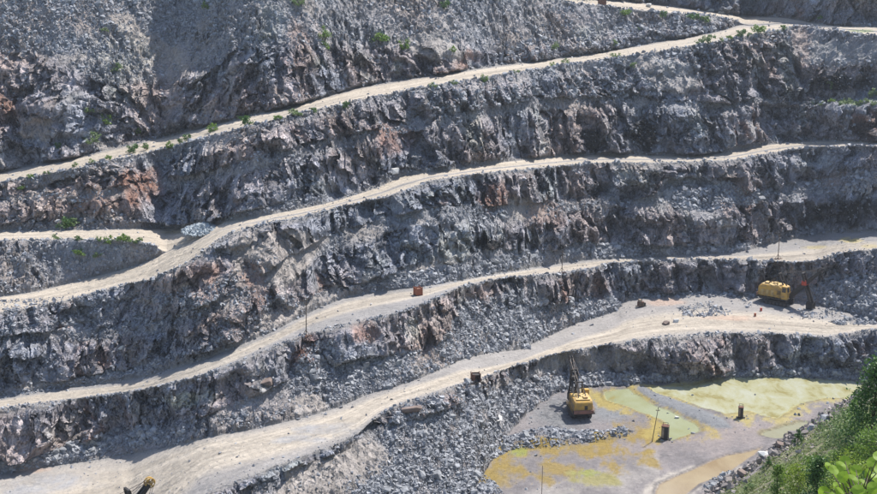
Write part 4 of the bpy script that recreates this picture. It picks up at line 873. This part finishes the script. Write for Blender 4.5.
bare = np.clip(redge * 1.1 + hn1 * .9 + hn2 * .5 - .05 + np.clip((sd_.ravel() + 14) / 14, 0, 1) * .25, 0, 1)
gcol = np.zeros((len(Pf), 3)) + np.array([.10, .125, .045]); gcol = mixc(gcol, (.17, .16, .09), np.clip(hn2 * 1.4 + .25, 0, 1)); gcol = mixc(gcol, (.20, .17, .145), bare)
q = np.arange(GX.size).reshape(GX.shape); hv = np.stack([GX.ravel(), GY.ravel(), Zh.ravel()], 1)
hme = np_mesh('hillside', hv, np.stack([q[:-1, :-1], q[:-1, 1:], q[1:, 1:], q[1:, :-1]], -1).reshape(-1, 4), M_TERR, False, {'col': gcol, 'rock': np.clip(bare * .6 + .1, 0, 1)})
tag(link('hillside', hme), kind='structure')
def hz_at(X, Y):
    i = int(round((Y - gy[0]) / .55)); j = int(round((X - gx[0]) / .55)); return float(Zh[min(max(i, 0), len(gy) - 1), min(max(j, 0), len(gx) - 1)])
def hill(x, y):
    P = on_plane(x, y); P.z = hz_at(P.x, P.y); return P
# rocks along its broken edge
hp_, hs_ = [], []
for k in range(5200):
    t_ = random.uniform(-.15, 1.12); o_ = abs(random.gauss(0, 2.6)) * (1 if random.random() < .8 else 3.5); o_ = -o_ + 1.0
    X = Ra.x + rd[0] * rl * t_ + nrm[0] * o_; Y = Ra.y + rd[1] * rl * t_ + nrm[1] * o_; hp_.append((X, Y, hz_at(X, Y) + .04)); hs_.append(.09 * (1 - random.random()) ** -.42 if random.random() < .93 else random.uniform(.3, .5))
tag(link('edge_rubble', rubble_mesh('edge_rubble', np.array(hp_), np.clip(np.array(hs_), .08, .55), rubble_mat('edge_rock', (.08, .07, .07), (.34, .30, .28)))), kind='stuff')
for (x, y, s_, lab, ms) in ((766, 455, .85, 'pale grey-green flat slab on the broken edge of the near hillside', BMP), (812, 427, .75, 'dark upright block in the edge rubble above the small pine', BM_), (824, 420, .7, 'dark block in the edge rubble, upper of the pair near the hilltop bushes', BM_), (801, 433, .5, 'small dark block beside the little pine on the hillside edge', BM_), (852, 437, .6, 'grey stone lying between the willow and the yellow-green bush', BM_), (742, 474, .6, 'brown block low on the broken edge of the hillside', BMW), (780, 446, .5, 'brown stone on the hillside edge right of the pale slab', BMW)):
    o = link('boulder', random.choice(ms)); o.location = hill(x, y) + Vector((0, 0, s_ * .2)); o.scale = (s_, s_, s_ * (.5 if ms is BMP else .9)); o.rotation_euler = (.2, -.2, random.uniform(0, 6)); tag(o, lab, 'boulder')
# grass and herbs (uncountable)
gp = []
while len(gp) < 26000:
    x, y = random.uniform(700, 900), random.uniform(380, 520); P = on_plane(x, y)
    s_ = (P.x - Ra.x) * nrm[0] + (P.y - Ra.y) * nrm[1]
    if s_ > -1.5: continue
    gp.append((P.x, P.y, hz_at(P.x, P.y) + .08))
for _ in range(30000):
    X, Y = random.uniform(10, 125), random.uniform(30, 200)
    if (X - Ra.x) * nrm[0] + (Y - Ra.y) * nrm[1] < -2: gp.append((X, Y, hz_at(X, Y) + .08))
gp = np.array(gp); keep = vnoise((gp * [1, 1, 0] / 3).astype(np.float32), 210) > -.15; gp = gp[keep]; V, Fc = quads(gp, .15, asp=.35)
tag(link('hill_grass', np_mesh('hill_grass', V, Fc, leaf_mat('dry_grass', (.09, .15, .035), (.22, .24, .09), .3))), kind='stuff')
TR = [('leafy_bush', 812, 474, 2.2, 1.3, 'round', LF_G, 1100, .09, 'light green bush just left of the bushy dark spruce top', 'bush'),
      ('leafy_bush', 825, 468, 1.5, 1.0, 'round', LF_Y, 800, .08, 'low yellow-green bush between the lone small spruce and the willow bush', 'bush'),
      ('leafy_bush', 785, 478, 1.3, .9, 'round', LF_Y, 600, .08, 'low yellow-green bush below the pale slab', 'bush'),
      ('leafy_bush', 858, 432, 2.6, 1.4, 'round', LF_Y, 1300, .09, 'yellow-green bush between the slim young tree and the tall spruce', 'bush'),
      ('leafy_bush', 848, 500, 2.6, 1.5, 'round', LF_Y, 1300, .09, 'yellow-green bush on the bottom edge left of the aspen leaves', 'bush'),
      ('leafy_bush', 826, 482, 2.2, 1.3, 'round', LF_G, 1100, .09, 'mid-green bush squeezed between two dark spruces near the bottom', 'bush'),
      ('leafy_bush', 850, 461, 2.2, 1.3, 'round', LF_G, 1100, .09, 'low green bush directly in front of the willow bush', 'bush'),
      ('leafy_bush', 864, 486, 2.6, 1.4, 'round', LF_Y, 1300, .09, 'bright bush behind the aspen leaves near the corner', 'bush'),
      ('leafy_bush', 866, 434, 2.4, 1.3, 'round', LF_G, 1100, .09, 'green bush at the foot of the tall spruce', 'bush'),
      ('leafy_bush', 838, 436, 1.6, .9, 'round', LF_W, 700, .09, 'small grey-green bush at the left foot of the willow bush', 'bush'),
      ('spruce_tree', 872, 446, 8.6, 3.0, 'cone', LF_D, 5200, .13, 'tall dark green spruce at the right edge, upper one', 'spruce'),
      ('willow_bush', 845, 448, 4.2, 2.4, 'round', LF_W, 2600, .11, 'grey-green rounded willow bush below the tall spruce', 'bush'),
      ('young_tree', 853, 420, 2.8, .8, 'column', LF_G, 900, .10, 'slim light green young tree at the crest left of the tall spruce', 'tree'),
      ('spruce_tree', 798, 441, 1.9, .75, 'cone', LF_D, 900, .08, 'small lone dark spruce in the rubble of the hillside edge', 'spruce'),
      ('spruce_tree', 769, 464, 1.3, .6, 'cone', LF_D, 500, .08, 'tiny spruce just right of the pale slab', 'spruce'),
      ('young_tree', 777, 493, 3.2, .9, 'column', LF_G, 1500, .09, 'leftmost light green conical young tree on the near hillside', 'tree'),
      ('young_tree', 797, 492, 2.9, 1.1, 'round', LF_Y, 1400, .09, 'light yellow-green bush between the conical young tree and the bushy dark spruce', 'bush'),
      ('spruce_tree', 817, 497, 4.0, 1.7, 'cone', LF_D, 2600, .10, 'bushy dark spruce in the middle of the hillside group, at the bottom', 'spruce'),
      ('leafy_bush', 832, 462, 2.0, 1.0, 'round', LF_G, 900, .09, 'small mid-green bush left of the willow bush foot', 'bush'),
      ('leafy_bush', 855, 474, 2.9, 1.5, 'round', LF_Y, 1500, .09, 'yellow-green bush in front of the willow bush', 'bush'),
      ('leafy_bush', 841, 490, 2.9, 1.5, 'round', LF_G, 1700, .09, 'dense green bush right of the bushy dark spruce', 'bush'),
      ('leafy_bush', 874, 470, 3.8, 1.9, 'round', LF_G, 2400, .10, 'dark green bush at the right edge below the tall spruce', 'bush'),
      ('leafy_bush', 868, 500, 2.6, 1.5, 'round', LF_D, 1700, .08, 'deep green bush behind the round aspen leaves in the corner', 'bush'),
      ('leafy_bush', 751, 487, .9, .5, 'round', LF_W, 250, .08, 'tiny bush low on the rubble of the hillside edge', 'bush'),
      ('leafy_bush', 862, 447, 2.2, 1.2, 'round', LF_W, 1000, .09, 'pale green bush between the willow and the right edge', 'bush')]
for nm, x, y, h_, r, shp, lm, n, lf, lab, cat in TR:
    P = hill(x, y); plant(nm, tree_meshes(n, h_, r, shp, lf, lm, 'crown'), P - Vector((0, 0, .1)), 1.0, lab, cat, None, random.uniform(0, 6), ('crown', 'trunk'))
# aspen sapling right below the viewpoint: trunk, twigs, round leaves
AS = leaf_mat('aspen_leaves', (.20, .33, .03), (.30, .44, .05), .5)
u_, dy_, dz_ = ray(868, 520); base = Vector((u_ * 6.6, dy_ * 6.6, 0)); base.z = hz_at(base.x, base.y)
t = empty('aspen_sapling', base, 0, 'bright yellow-green round aspen leaves on thin twigs in the bottom right corner', 'sapling')
lp = [(828,466,6.4),(834,470,6.2),(841,466,6.1),(838,474,6.4),(843,477,6.0),(852,480,6.3),(858,490,5.9),(863,494,6.0),(846,487,6.3),(840,493,6.2),(872,462,6.1),(878,457,6.0),(876,478,6.2),(868,474,6.5),(873,488,5.9),(880,470,6.1),(832,498,6.0),(850,500,6.0),(824,492,6.4),(884,484,6),(867,505,6),(856,470,6.6),(870,498,6.2),(836,486,6.6),(845,461,6.5),(862,483,6.7)]
lv = []; st = MB(); hub = Vector(base); tops = []
stem_top = Vector((ray(858, 500)[0] * 6.2, ray(858, 500)[1] * 6.2, EYE + float(ray(858, 500)[2]) * 6.2))
st.tube([(0, 0, -.2), tuple((stem_top - base) * .5 + Vector((.03, 0, 0))), tuple(stem_top - base)], .02, 6, .008)
for x, y, dd in lp:
    u_, dy_, dz_ = ray(x, y); dd *= 1.0; P = Vector((float(u_) * dd, float(dy_) * dd, EYE + float(dz_) * dd)) - base
    root = (stem_top - base) + Vector((random.uniform(-.02, .02), 0, random.uniform(-.15, 0))); mid_ = root.lerp(P, .55) + Vector((0, 0, .02)); st.tube([root, mid_, P], .004, 5, .0018)
    nrm_ = Vector((random.uniform(-.6, .6), -.75, random.uniform(.2, 1.0))).normalized(); a = nrm_.cross(Vector((random.uniform(-1, 1), .3, random.uniform(-1, 1)))).normalized(); b = nrm_.cross(a); r = random.uniform(.021, .032)
    pts = [P + (a * math.cos(q_) * (1 + (.18 if k == 0 else 0)) + b * math.sin(q_) * .95) * r + nrm_ * (.14 * r * math.cos(2 * q_)) for k, q_ in enumerate([6.2832 * k / 14 for k in range(14)])]
    m = MB(); m.add([P + nrm_ * .003] + pts, [(0, 1 + k, 1 + (k + 1) % 14) for k in range(14)]); lo = m.build('leaf', AS, t)
st.build('twigs', BARK, t)

# ------------------------------------------------------------------ faint summer haze
hm = bpy.data.materials.new('haze_air'); hm.use_nodes = True; hn = hm.node_tree; hn.nodes.remove(hn.nodes['Principled BSDF'])
pv = hn.nodes.new('ShaderNodeVolumePrincipled'); pv.inputs['Color'].default_value = (.80, .88, 1.0, 1); pv.inputs['Density'].default_value = .00009; pv.inputs['Anisotropy'].default_value = .2
hn.links.new(pv.outputs[0], hn.nodes['Material Output'].inputs['Volume'])
o = MB().box((-1550, -1250, -5), (1550, 1650, 200)).build('haze', hm); tag(o, kind='stuff')
